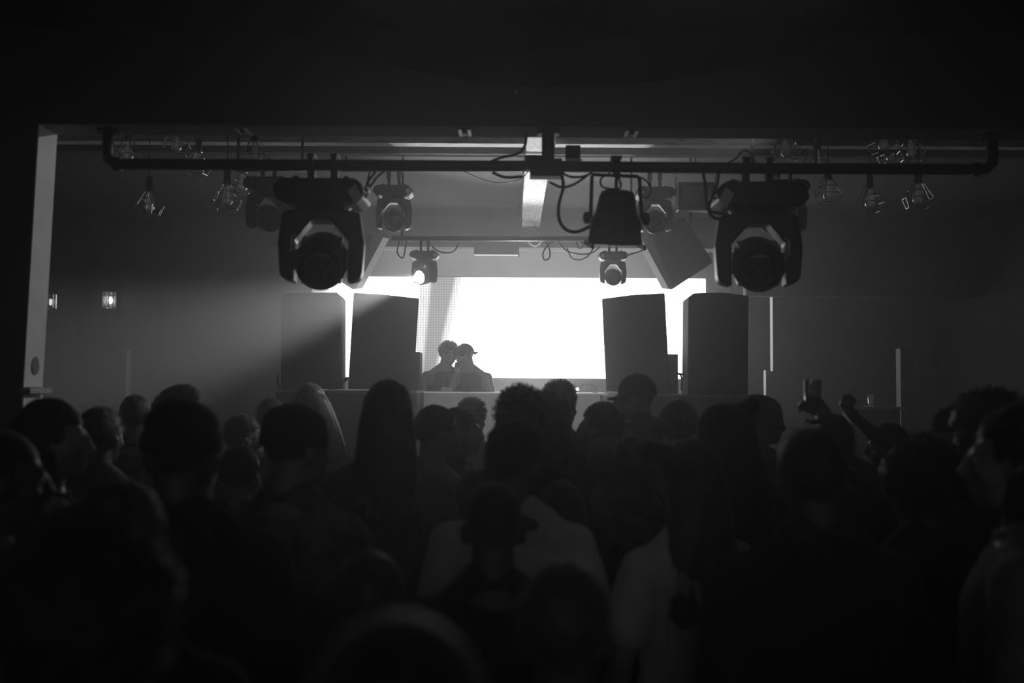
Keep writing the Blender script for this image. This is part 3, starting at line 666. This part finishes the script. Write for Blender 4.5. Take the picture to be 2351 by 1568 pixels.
def limbs(mb, k, arms, g=0, upto=3, legs=True, wide=0):
    for side, a_ in ((-1, arms[0]), (1, arms[1])):
        e, w_, d, pose, *pv = ARM[a_] if isinstance(a_, str) else a_
        m_ = lambda v: Vector((v[0]*side, v[1], v[2])) if isinstance(a_, str) else Vector(v)
        s_ = Vector((side*.176*k, -.012, 1.385)); e, w_ = m_(e), m_(w_)
        mb.cap2(Vector((side*.09*k, -.014, 1.4)), s_, .055 + g, .056 + g); mb.cap2((side*.03, -.03, 1.5), (side*.12*k, -.02, 1.425), .035 + g*.7, .036 + g*.8)
        if upto == 1: e2 = s_ + (e - s_)*.62; mb.cap2(s_, e2, .055 + g, .05 + g + wide)
        elif upto == 0: pass
        else:
            mb.cap2(s_, e, .053 + g, .04 + g); w2 = e + (w_ - e)*(1 if upto == 3 else .96)
            mid = e + (w_ - e)*.3; mb.cap2(e, mid, .039 + g, .04 + g); mb.cap2(mid, w2, .04 + g, .025 + g + (.008 if upto == 2 else 0))
        if upto == 3: hand(mb, w_, Vector((d[0]*(side if isinstance(a_, str) else 1), d[1], d[2])), side, pose, *pv)
    if legs:
        for s in (-1, 1):
            mb.cap2((s*.085, 0, .88), (s*.1, .01, .48), .088 + g, .058 + g); mb.cap2((s*.1, .005, .48), (s*.105, -.012, .33), .057 + g, .056 + g)
            mb.cap2((s*.105, -.012, .33), (s*.11, -.02, .07), .056 + g, .036 + g)
            if g == 0: mb.cap2((s*.11, -.03, .04), (s*.125, .13, .03), .035, .03)
CACHE = {}
def head_prims(mb, H, beard=False):
    A = lambda v: H @ Vector(v)
    hb = MB(H)
    hb.ell(HC, HR, nu=24, nv=16)
    hb.ell((0, .028, 1.612), (.065, .07, .085), nu=20, nv=12)
    hb.ell((0, .032, 1.562), (.054, .062, .048))
    hb.ell((0, .078, 1.537), (.022, .02, .018))
    hb.cap2((0, .1, 1.645), (0, .119, 1.603), .009, .0125); hb.ell((0, .105, 1.597), (.017, .014, .01))
    hb.cap2((-.034, .082, 1.657), (.034, .082, 1.657), .012, .012)
    for s in (-1, 1):
        hb.ell((s*.042, .062, 1.603), (.022, .024, .02))
        hb.ell((s*.078, -.008, 1.612), (.009, .021, .032), Matrix.Rotation(0, 4, 'Z')); hb.ell((s*.084, -.016, 1.62), (.008, .014, .018))
    hb.cap2((-.016, .095, 1.574), (.016, .095, 1.574), .0085, .0085); hb.cap2((-.014, .094, 1.562), (.014, .094, 1.562), .009, .009)
    hb.cap2((0, -.025, 1.6), tuple(H.inverted() @ Vector((0, -.025, 1.45))), .056, .064)
    mb.v += []; k = len(mb.v); mb.v += hb.v; mb.f += [[i + k for i in f] for f in hb.f]
def body_mesh(k, hy, hp, hr, arms):
    key = ('body', k, hy, hp, hr, arms)
    if key not in CACHE:
        mb = MB(); mb.loft(torso_rings(k)); limbs(mb, k, arms); head_prims(mb, head_matrix(hy, hp, hr))
        CACHE[key] = fuse(mb, 'body', .0095, 3)
    return CACHE[key]
def wrinkle(me, amp, sc):
    vs = [(v.co.copy(), v.normal.copy()) for v in me.vertices]; co = []
    for p, n_ in vs: co += list(p + n_ * amp * noise.noise(Vector((p.x*sc, p.y*sc, p.z*sc*.6))))
    me.vertices.foreach_set('co', co); me.update()
def shirt_mesh(k, arms, kind):                    # tee, long, tank, hoodie
    key = ('shirt', k, arms, kind)
    if key not in CACHE:
        g = {'tee': .016, 'long': .016, 'tank': .01, 'hoodie': .026}[kind]
        mb = MB(); R_ = torso_rings(k, g); R_ = [r for r in R_ if r[2] <= (1.47 if kind != 'hoodie' else 1.5)]
        if kind in ('hoodie', 'tee', 'long'): R_ = [(r[0], r[1], r[2], r[3]*1.03 if r[2] < 1.35 else r[3], r[4]) for r in R_]
        if kind == 'tank': R_ = [(r[0], r[1], r[2], r[3]*(1 if r[2] < 1.3 else .84), r[4]*(1 if r[2] < 1.42 else .98)) for r in R_]
        mb.loft(R_)
        if kind != 'tank':
            limbs(mb, k, arms, g, 1 if kind == 'tee' else 2, legs=False, wide=.012)
            mb.tube([(.078*math.cos(2*PI*i/20), -.018 + .074*math.sin(2*PI*i/20), 1.478 + .012*-math.sin(2*PI*i/20)) for i in range(20)], .013 if kind != 'hoodie' else .03, 8, closed=True)
        if kind == 'hoodie': mb.ell((0, -.11, 1.45), (.11, .05, .07))
        me = fuse(mb, 'shirt', .012, 3); wrinkle(me, .014 if kind != 'tank' else .006, 9); CACHE[key] = me
    return CACHE[key]
def trousers_mesh():
    if 'tr' not in CACHE:
        mb = MB(); mb.loft([(0, 0, .84, .14, .1), (0, 0, .9, .185, .133), (0, 0, .98, .186, .136), (0, 0, 1.0, .183, .134)])
        for s in (-1, 1):
            mb.cap2((s*.088, 0, .86), (s*.1, .01, .48), .1, .074); mb.cap2((s*.1, .005, .48), (s*.11, -.02, .1), .074, .06)
        me = fuse(mb, 'trousers', .016, 2); wrinkle(me, .012, 8); CACHE['tr'] = me
        sh = MB()
        sh.cap2((0, -.035, .045), (.012, .06, .045), .044, .045).cap2((.012, .06, .042), (.02, .14, .036), .045, .036)
        CACHE['shoe'] = fuse(sh, 'shoe', .012, 2)
    return CACHE['tr']
def strands(mb, H, n_, L_, r, c=HC, rad=HR, curl=0., zmin=-.3, seed=1, off=.012, yb=.35, up=0):
    """loose hairs standing off the hair surface"""
    R_ = random.Random(seed)
    for _ in range(n_):
        while True:
            d = Vector((R_.gauss(0, 1), R_.gauss(0, 1), R_.gauss(0, 1))).normalized()
            if d.z > zmin and not (d.y > yb and d.z < .5): break
        p = Vector((c[0] + d.x*(rad[0]+off*.5), c[1] + d.y*(rad[1]+off*.5), c[2] + d.z*(rad[2]+off*.5)))
        tng = d.cross(Vector((R_.gauss(0, 1), R_.gauss(0, 1), R_.gauss(0, 1)))).normalized(); pts = [p]; b2_ = d.cross(tng)
        L = L_*R_.uniform(.5, 1.3)
        for s in range(1, 5):
            t_ = s/4
            if curl: q = p + d*(L*.55*math.sin(t_*PI*.8)) + (tng*math.cos(t_*5) + b2_*math.sin(t_*5) - tng)*curl
            else: q = p + (d*.5 + tng*.9)*L*t_ + Vector((0, 0, up*L*t_ - .6*L*t_*t_*(0 if up else 1)))
            pts.append(q)
        mb.tube([H @ q for q in pts], [r, r, r*.8, r*.6, r*.2], 3)
def lump(mb, H, c, rad, amp, fs, seed=0, nu=56, nv=36, sub=None):
    t = MB().ell((0, 0, 0), 1, nu=nu, nv=nv)
    vs = []
    for v in t.v:
        d = v.normalized(); k = 1 + amp*(noise.noise(d*fs + Vector((seed*7.3, 0, 0))) + .5*noise.noise(d*fs*2.3 + Vector((0, seed, 3))))
        q = Vector((c[0] + d.x*rad[0]*k, c[1] + d.y*rad[1]*k, c[2] + d.z*rad[2]*k))
        if sub: q = sub(q, d)
        vs.append(H @ q)
    k0 = len(mb.v); mb.v += vs; mb.f += [[i + k0 for i in f] for f in t.f]
def hairline(q, d):                              # keep the face free
    if d.y > .25 and q.z < 1.685: q = Vector((q.x*.9, min(q.y, .045), q.z))
    if q.z < 1.6: q = Vector((q.x*.92, min(q.y, .0), q.z))
    return q
def hair_mesh(kind, hy, hp, hr, seed):
    H = head_matrix(hy, hp, hr); mb = MB(); Hi = head_matrix(0, 0)
    if kind == 'short':
        lump(mb, H, (0, -.018, 1.662), (.083, .1, .1), .05, 5, seed, sub=hairline); strands(mb, H, 160, .02, .0009, seed=seed, off=.016)
    elif kind == 'buzz':
        lump(mb, H, (0, -.015, 1.66), (.079, .097, .096), .01, 6, seed, sub=hairline)
    elif kind == 'curly':
        lump(mb, H, (0, -.02, 1.672), (.1, .112, .108), .16, 7, seed, sub=hairline); strands(mb, H, 420, .028, .0016, (0, -.02, 1.672), (.094, .108, .106), curl=.006, seed=seed)
    elif kind == 'afro':
        lump(mb, H, (0, -.03, 1.675), (.135, .14, .135), .08, 9, seed, sub=hairline); strands(mb, H, 500, .03, .0014, (0, -.03, 1.675), (.13, .135, .13), curl=.006, seed=seed)
    elif kind == 'spiky':
        lump(mb, H, (0, -.012, 1.668), (.083, .1, .098), .08, 5, seed, sub=hairline)
        R_ = random.Random(seed)
        for _ in range(170):
            x, y = R_.uniform(-.06, .06), R_.uniform(-.08, .085); z = 1.668 + .098*math.sqrt(max(0, 1 - (x/.083)**2 - ((y+.012)/.1)**2))
            L = .022 + .032*(y + .08)/.165
            mb.tube([H @ Vector((x, y, z - .01)), H @ Vector((x*1.1, y + .008, z + L*.5)), H @ Vector((x*1.2, y + .03, z + L))], [.008, .005, .0008], 5)
    elif kind in ('long', 'longwide', 'medium', 'pony'):
        lump(mb, H, (0, -.018, 1.662), (.086, .104, .102), .05, 5, seed, sub=hairline)
        wd, bot = {'long': (.13, 1.2), 'longwide': (.235, 1.27), 'medium': (.105, 1.47), 'pony': (.05, 1.28)}[kind]
        n_ = 9; vs = []; N = 44; y0 = -.045
        for j in range(n_):
            t_ = j/(n_-1); z = 1.7 + (bot - 1.7)*t_
            rx = .08 + (wd - .08)*(t_**.8) if kind != 'pony' else (.08*(1-t_)**2 + .04)
            ry = .07 - .03*t_ if kind != 'pony' else (.07*(1-t_)**2 + .028)
            if kind == 'longwide': ry = .075 + .01*t_
            if j == n_-1: rx, ry = rx*.55, ry*.5
            if kind == 'medium': rx, ry = .092 + .018*t_ - .03*max(0, t_-.8), .085
            cy_ = y0 - (.055*t_ if kind != 'medium' else .0)
            for i in range(N):
                a_ = 2*PI*i/N; k = 1 + .06*noise.noise(Vector((math.cos(a_)*5, math.sin(a_)*5, seed + z*2)))+ .03*math.sin(a_*19 + z*9)
                y_ = cy_ + ry*math.sin(a_)*k
                vs.append(H @ Vector((rx*math.cos(a_)*k, y_, z)) if z > 1.5 else head_matrix(hy*.6, hp*.4, hr*.5) @ Vector((rx*math.cos(a_)*k, y_, z)))
        k0 = len(mb.v); mb.v += vs
        mb.f += [[k0 + j*N + i, k0 + (j+1)*N + i, k0 + (j+1)*N + (i+1) % N, k0 + j*N + (i+1) % N] for j in range(n_-1) for i in range(N)]
        mb.f += [[k0 + i for i in range(N)], [k0 + (n_-1)*N + i for i in range(N-1, -1, -1)]]
        R_ = random.Random(seed + 5)
        for _ in range(120):
            a_ = R_.uniform(0, 2*PI); z0 = R_.uniform(bot + .08, 1.66); L = R_.uniform(.08, .2); t_ = (1.7 - z0)/(1.7 - bot); rx = (.08 + (wd-.08)*t_)*1.03 if kind != 'pony' else .05
            if math.sin(a_) > .1 and z0 > 1.45: continue
            if kind == 'pony' and z0 > 1.5: continue
            b_ = Vector((rx*math.cos(a_), y0 - .055*t_ + .06*math.sin(a_), z0))
            mb.tube([H @ b_, H @ (b_ + Vector((math.cos(a_)*.008, -.004, -L*.5))), H @ (b_ + Vector((math.cos(a_)*.016, -.012, -L)))], [.0012, .0012, .0004], 3)
        strands(mb, H, 90, .03, .0008, seed=seed, off=.018)
    if kind == 'short' and seed % 3 == 0: strands(mb, H, 60, .035, .0009, seed=seed+3, off=.02, up=.6)
    me = mb.mesh('hair', True); return me
def cap_parts(H, root, m, back=False, tilt=0):
    Hc = H @ (Matrix.Translation(HC) @ Matrix.Rotation(PI if back else 0, 4, 'Z') @ Matrix.Rotation(tilt, 4, 'X') @ Matrix.Translation(-HC))
    mb = MB(Hc); prof = []
    ring = [(.094*math.cos(q*PI/2/8), math.sin(q*PI/2/8)) for q in range(8)] + [(.004, 1)]
    lf = [(0, -.01, 1.655 - .02, .089, .109)] + [(0, -.01, 1.662 + .103*s_, .0895*c_/.094, .109*c_/.094) for c_, s_ in ring]
    mb.loft(lf, 28)
    c_ = link('cap', mb.mesh('cap', True), m, root)
    vs = []
    for zo in (0, -.004):
        for i in range(9):
            a_ = PI*(.14 + .72*i/8); x = .086*math.cos(a_); y = -.01 + .104*math.sin(a_)
            for ext in (0, 1):
                L = .072*math.sin((a_ - PI*.08)/.84) if ext else 0
                L = .07*max(.15, math.sin(PI*(i + .6)/9.2)) if ext else 0
                vs.append((x*(1 + .02*ext), y + L, 1.648 + zo - .018*ext - abs(x)*abs(x)*2.2))
    fs = []
    for i in range(8):
        a0 = i*2; fs += [(a0, a0+1, a0+3, a0+2), (18+a0, 18+a0+2, 18+a0+3, 18+a0+1), (a0+1, 18+a0+1, 18+a0+3, a0+3), (a0, a0+2, 18+a0+2, 18+a0)]
    fs += [(0, 18, 19, 1), (16, 17, 35, 34)]
    link('brim', MB(Hc).add(vs, fs).mesh('brim', True), m, c_)
    link('button', MB(Hc).ell((0, -.01, 1.767), (.007, .007, .005)).mesh('button', True), m, c_)
def beanie(H, root, m, kind):
    mb = MB(H)
    if kind == 'hood':
        mb.ell((-.01, -.02, 1.65), (.1, .12, .115), nu=28, nv=18).ell((-.01, -.06, 1.58), (.098, .09, .11)).cap2((-.005, -.05, 1.6), (0, -.06, 1.47), .09, .115).cap2((.0, -.03, 1.69), (.062, -.05, 1.758), .075, .032)
        me = fuse(mb, 'hood', .012, 3); wrinkle(me, .02, 9); link('hood', me, m, root)
    else:
        top = .135 if kind == 'tall' else .108
        mb.loft([(0, -.014, 1.635, .086, .106), (0, -.014, 1.64, .091, .111), (0, -.014, 1.68, .091, .111), (0, -.014, 1.683, .087, .107), (0, -.018, 1.72, .082, .1), (0, -.024, 1.655 + top*.85, .058, .075), (0, -.028, 1.655 + top, .02, .03)], 32)
        me = mb.mesh('beanie', True); link('beanie', me, m, root)
PEOPLE = []
def person(label, px, py, D, yaw, hair='short', hm=None, skin=None, top='tee', tm=None, arms=('down', 'down'), hy=0., hp=.05, hr=0., k=1., hat=None, hatm=None, glasses=False, earring=False, beard=False, z0=0., height=None, seed=None, hs=1.0, bow=0., group='crowd on the dance floor'):
    hy, hp, hr = math.radians(hy), hp, math.radians(hr); yaw = math.radians(yaw)
    T = P(px, py, D); H = head_matrix(hy, hp, hr); tp = {'curly': .03, 'afro': .06, 'spiky': .04}.get(hair, .012)
    if hat: tp = {'cap': .015, 'capback': .015, 'tall': .04, 'hood': .05}.get(hat, .015)
    ht = H @ Vector((0, -.015, 1.75 + tp)); s = (T.z - z0)/ht.z
    R_ = Matrix.Rotation(yaw, 3, 'Z'); off = R_ @ Vector((ht.x, ht.y, 0)) * s
    root = thing('person', label, 'person', (T.x - off.x, T.y - off.y, z0), group); root.rotation_euler = (0, 0, yaw); root.scale = (s, s, s)
    seed = seed if seed is not None else len(PEOPLE) + 1; PEOPLE.append((label, root.location.copy(), s))
    skin = skin or M_skin; hm = hm or M_hair
    link('body', body_mesh(k, hy, hp, hr, arms), skin, root)
    link('shirt', shirt_mesh(k, arms, top), tm or M_clblk, root)
    link('trousers', trousers_mesh(), M_denim, root)
    for sd in (-1, 1):
        so = link('shoe', CACHE['shoe'], M_shoe, root, loc=(sd*.11, 0, -.012)); so.scale = (sd, 1, 1)
    if hat in ('hood',): pass
    elif hair != 'none':
        hk = 'buzz' if (hat and hair == 'short') else hair
        link('hair', hair_mesh(hk, hy, hp, hr, seed), hm, root)
    if hat in ('cap', 'capback'): cap_parts(H, root, hatm or M_clblk, hat == 'capback', .0)
    elif hat: beanie(H, root, hatm or M_clblk, hat)
    for sd in (-1, 1): link('eye', MB(H).ell((sd*.031, .0785, 1.634), .0125, nu=12, nv=8).mesh('eye', True), M_eye, root)
    if glasses:
        g_ = MB(H)
        for sd in (-1, 1):
            g_.tube([(sd*(.034 + .024*math.cos(2*PI*i/14)), .103, 1.634 + .019*math.sin(2*PI*i/14)) for i in range(14)], .0024, 6, closed=True)
            g_.tube([(sd*.058, .102, 1.638), (sd*.078, .06, 1.636), (sd*.08, -.01, 1.63)], .002, 6)
        g_.tube([(-.011, .104, 1.638), (0, .108, 1.641), (.011, .104, 1.638)], .002, 6)
        link('glasses', g_.mesh('glasses', True), M_body, root)
    if earring:
        e_ = MB(H)
        for sd in (-1, 1): e_.ell((sd*.09, -.012, 1.575), .008, nu=10, nv=8).tube([(sd*.091, -.012, 1.568), (sd*.092, -.012, 1.50)], .0016, 5)
        link('earring', e_.mesh('earring', True), M_gold, root)
    if beard:
        b_ = MB(); lump(b_, H, (0, .045, 1.552), (.058, .066, .048), .12, 10, seed, 40, 24); strands(b_, H, 120, .02, .0009, (0, .045, 1.55), (.055, .062, .045), zmin=-1, yb=2, seed=seed)
        link('beard', b_.mesh('beard', True), hm, root)
    return root, H, s
def local(root, p):                               # world point into the person's own frame
    m_ = Matrix.Translation(root.location) @ root.rotation_euler.to_matrix().to_4x4() @ Matrix.Diagonal((*root.scale, 1))
    return m_.inverted() @ Vector(p)

R90, L90 = -90, 90                                # facing right / left in the photo
W, G, CM_, PR = M_clwht, M_clgry, M_clcam, M_clcam2
TBL = [
 # label, px, py, D, yaw, options
 ('person with very short hair cut by the left photo edge, facing right', 8, 982, 2.35, -55, dict(hair='buzz', hp=.1)),
 ('person with thick hair at the far left, profile turned right', 118, 915, 3.0, -80, dict(hair='medium', skin=M_skin2, hp=.05)),
 ('person in pale top half hidden between the two left profiles', 232, 932, 4.0, -15, dict(hair='short', tm=PR)),
 ('person behind the left group with rounded dark hair, left of the spiky hair', 312, 905, 5.35, 10, dict(hair='short')),
 ('person with spiky quiff, profile turned right, on the left', 402, 884, 4.75, -70, dict(hair='spiky', skin=M_skin2, hp=.1)),
 ('big dark person with flat-topped hair in the left foreground', 420, 914, 2.3, 0, dict(hair='short', hat='beanie', top='hoodie', k=1.06)),
 ('bearded person with glasses looking right, left of the cap wearer', 558, 950, 4.9, -60, dict(hair='short', glasses=True, beard=True, skin=M_skin2)),
 ('shorter person with one ear showing in front of the glasses wearer', 552, 1022, 3.7, -10, dict(hair='short', skin=M_skin2)),
 ('small dark head at the left edge of the outer left loudspeaker', 622, 912, 5.9, 0, dict(hair='short')),
 ('person in patterned shirt wearing a dark beanie, left of centre', 680, 926, 2.85, -20, dict(hair='short', hat='beanie', tm=CM_, skin=M_skin2, hy=-15, k=1.05)),
 ('woman with long fair hair flowing to the right behind the beanie wearer', 712, 880, 5.6, 15, dict(hair='longwide', hm=M_hair3, k=.9, skin=M_skin2, top='long')),
 ('tall woman with long straight dark hair in a grey sweater, left of centre', 893, 872, 3.55, 0, dict(hair='long', hm=M_hair2, top='long', tm=G, k=.92, skin=M_skin2)),
 ('person with smooth dark hair and bare lit shoulder, right of the long haired woman', 1002, 929, 4.4, -40, dict(hair='short', top='tank', skin=M_skin2, hy=-25, k=.95)),
 ('person in sharp profile looking right, nose and lips lit', 1056, 934, 4.95, -90, dict(hair='short', skin=M_skin2, k=.9)),
 ('small curly head just below the kissing pair', 1085, 916, 6.6, -30, dict(hair='curly', skin=M_skin)),
 ('person with curly hair at the centre, taller than the beanie in front', 1196, 889, 3.9, 5, dict(hair='curly')),
 ('person close behind the curly head with hair parted at the side', 1262, 893, 4.6, -5, dict(hair='medium', k=.95)),
 ('person with a curly crown looking right in a collared jacket', 1287, 876, 5.9, -45, dict(hair='curly', top='hoodie')),
 ('person in pale T-shirt with a dark beanie at the centre', 1180, 963, 2.9, 0, dict(hair='short', hat='beanie', tm=W, k=1.05)),
 ('short person with cropped hair and both ears showing, front centre', 1133, 1100, 2.35, 0, dict(hair='buzz', top='tee')),
 ('short round dark head beside the pale T-shirt shoulder', 1288, 1103, 3.3, 0, dict(hair='medium', k=.9)),
 ('woman with wavy hair in profile turned left, right of the booth centre', 1380, 922, 4.95, 75, dict(hair='medium', hm=M_hair, skin=M_skin2, k=.92)),
 ('bearded man in a flat-brimmed cap in profile turned left', 1463, 857, 5.75, 80, dict(hair='short', hat='cap', beard=True, hm=M_hair3, skin=M_skin2, k=1.05, top='hoodie')),
 ('person in a light grey knitted cap low behind the centre right', 1393, 1000, 4.35, 40, dict(hair='short', hat='beanie', hatm=G, tm=G, k=.9)),
 ('person with messy dark hair right of the grey knitted cap', 1450, 998, 3.75, 20, dict(hair='short', tm=PR, k=.95)),
 ('small curly head in front of the right riser', 1558, 927, 5.25, 0, dict(hair='curly', skin=M_skin2)),
 ('large person with a raised dark hood, right of centre', 1672, 905, 3.15, 15, dict(hat='hood', top='hoodie', k=1.08, hp=.05)),
 ('person in a knitted cap in profile looking right, before the white strip', 1752, 906, 5.0, -82, dict(hair='short', hat='beanie', top='hoodie', hp=.12)),
 ('woman in pale top with long hair and a side bun, front right', 1584, 1008, 2.75, 20, dict(hair='long', hm=M_hair2, tm=W, k=.9, skin=M_skin2)),
 ('big black silhouette with a lit left ear, right foreground', 1862, 984, 2.35, 5, dict(hair='short', top='hoodie', k=1.1)),
 ('person with a shiny earring raising a drink above the crowd', 1915, 951, 4.1, -12, dict(hair='short', earring=True, skin=M_skin)),
 ('person in profile turned left raising a fist beside the drink', 2040, 971, 5.0, 70, dict(hair='short', skin=M_skin)),
 ('person with a large dark round hairdo at the right', 2112, 1004, 2.85, 10, dict(hair='afro', top='hoodie')),
 ('person in a dark cap with lit forehead looking left at the right side', 2188, 930, 4.7, 75, dict(hair='short', hat='beanie', skin=M_skin2)),
 ('person with bulky dark headgear leaning in at the far right', 2262, 895, 3.4, 35, dict(hair='afro', top='hoodie', k=1.1)),
 ('person cut by the right photo edge, face lit from the left', 2345, 925, 2.2, 60, dict(hair='medium', skin=M_skin2, top='tee', tm=G)),
 ('near blurred head with a lit rim, left foreground', 275, 1098, 1.62, 0, dict(hair='short', top='tee')),
 ('very near blurred head with curly rim at the lower left', 215, 1182, 1.02, -15, dict(hair='curly', top='hoodie')),
 ('blurred short head low in the foreground, left of centre', 850, 1264, 1.95, 0, dict(hair='short', hm=M_hair2, k=.9)),
 ('blurred head with a bright rim in the front, right of centre', 1292, 1288, 1.5, 0, dict(hair='short', hm=M_hair2)),
 ('nearest head, a huge dark blur along the bottom edge', 915, 1388, .74, 0, dict(hair='buzz')),
]
def W2(px, py, D): return P(px, py, D)
for lab, px, py, D, yaw, op in TBL:
    op = dict(op)
    if 'raising a drink' in lab or 'raising a fist' in lab:
        # two raised arms: solve the joints in the person's own frame first
        T = P(px, py, D); s = T.z/1.762; R_ = Matrix.Rotation(math.radians(yaw), 3, 'Z').inverted()
        o2 = Vector((T.x, T.y, 0))
        loc_ = lambda a, b, c: (R_ @ (P(a, b, c) - o2))/s
        if 'raising a drink' in lab:
            e = loc_(1925, 1040, 4.05); w_ = loc_(1897, 956, 3.98); d = (loc_(1878, 934, 4.08) - w_); pv = loc_(1840, 930, 4.0) - loc_(1880, 934, 4.02)
            op['arms'] = ((tuple(e), tuple(w_), tuple(d), 'hold', tuple(pv)), 'down')
        else:
            e = loc_(2022, 1010, 4.75); w_ = loc_(1967, 962, 4.72); d = loc_(1940, 930, 4.7) - w_
            e2 = loc_(2000, 1085, 4.7); w2 = loc_(1938, 1045, 4.65); d2 = loc_(1915, 1030, 4.65) - w2
            op['arms'] = ((tuple(e2), tuple(w2), tuple(d2), 'relaxed'), (tuple(e), tuple(w_), tuple(d), 'fist'))
    root, H, s = person(lab, px, py, D, yaw, **op)
    if 'side bun' in lab:
        bm = MB(); lump(bm, H, (-.0, -.0, 1.7), (.001, .001, .001), 0, 1, 0, 6, 4)
        bm = MB(); c0 = local(root, P(1492, 1034, 2.75)); h0 = local(root, P(1530, 1048, 2.75))
        lump(bm, Matrix.Identity(4), c0, (.04, .036, .033), .12, 6, 3); bm.cap2(c0, h0, .028, .04)
        link('hair_bun', fuse(bm, 'hair_bun', .006, 3), M_hair2, root)
        rim_fuzz = MB(); strands(rim_fuzz, Matrix.Identity(4), 260, .03, .0009, c0, (.04, .036, .033), zmin=-1, yb=2, seed=9); link('hair', rim_fuzz.mesh('hair', True), M_hair3, root)  # fair strands put the backlit rim into the bun's hair colour
    if 'raising a drink' in lab:
        gl = P(1866, 948, 4.06)
        gs = glass(gl, .036, .135, 'clear cup with a dark drink held up above the crowd', .5)

# ------------------------------------------------------------------ the two performers behind the booth
def perf(label, px, py, D, yaw, arms_px, **op):
    T = P(px, py, D); tp = .015; H = head_matrix(math.radians(op.get('hy', 0)), op.get('hp', 0), math.radians(op.get('hr', 0)))
    ht = H @ Vector((0, -.015, 1.75 + (.03 if op.get('hair') == 'curly' else .015))); s = (T.z - ST)/ht.z; Rm = Matrix.Rotation(math.radians(yaw), 3, 'Z')
    off = Rm @ Vector((ht.x, ht.y, 0))*s; o2 = Vector((T.x - off.x, T.y - off.y, ST))
    lc = lambda v: (Rm.inverted() @ (P(*v) - o2))/s
    arms = []
    for a_ in arms_px:
        if isinstance(a_, str): arms.append(a_)
        else:
            e, w_, d, pose = a_; e, w_, d = lc(e), lc(w_), lc(d); arms.append((tuple(e), tuple(w_), tuple(d - w_), pose))
    return person(label, px, py, D, yaw, arms=tuple(arms), z0=ST, group='performers behind the booth', **op)
perf('performer in a dark sleeveless top whispering, left one of the pair', 1037, 785, 11.45, 180,
     ['down', 'down'], hair='curly', top='tank', skin=M_skin, hy=50, hp=.12, hr=-16, k=1.1)
perf('performer in a backwards cap with a hand at the mouth, right one of the pair', 1062, 789, 11.05, 180,
     [((1134, 915, 11.05), (1085, 912, 10.95), (1060, 908, 10.92), 'relaxed'),
      ((1036, 897, 10.92), (1047, 862, 10.88), (1050, 846, 10.86), 'relaxed')], hair='short', hat='capback', top='tank', skin=M_skin, hy=-50, hp=.25, hr=8, k=1.1)
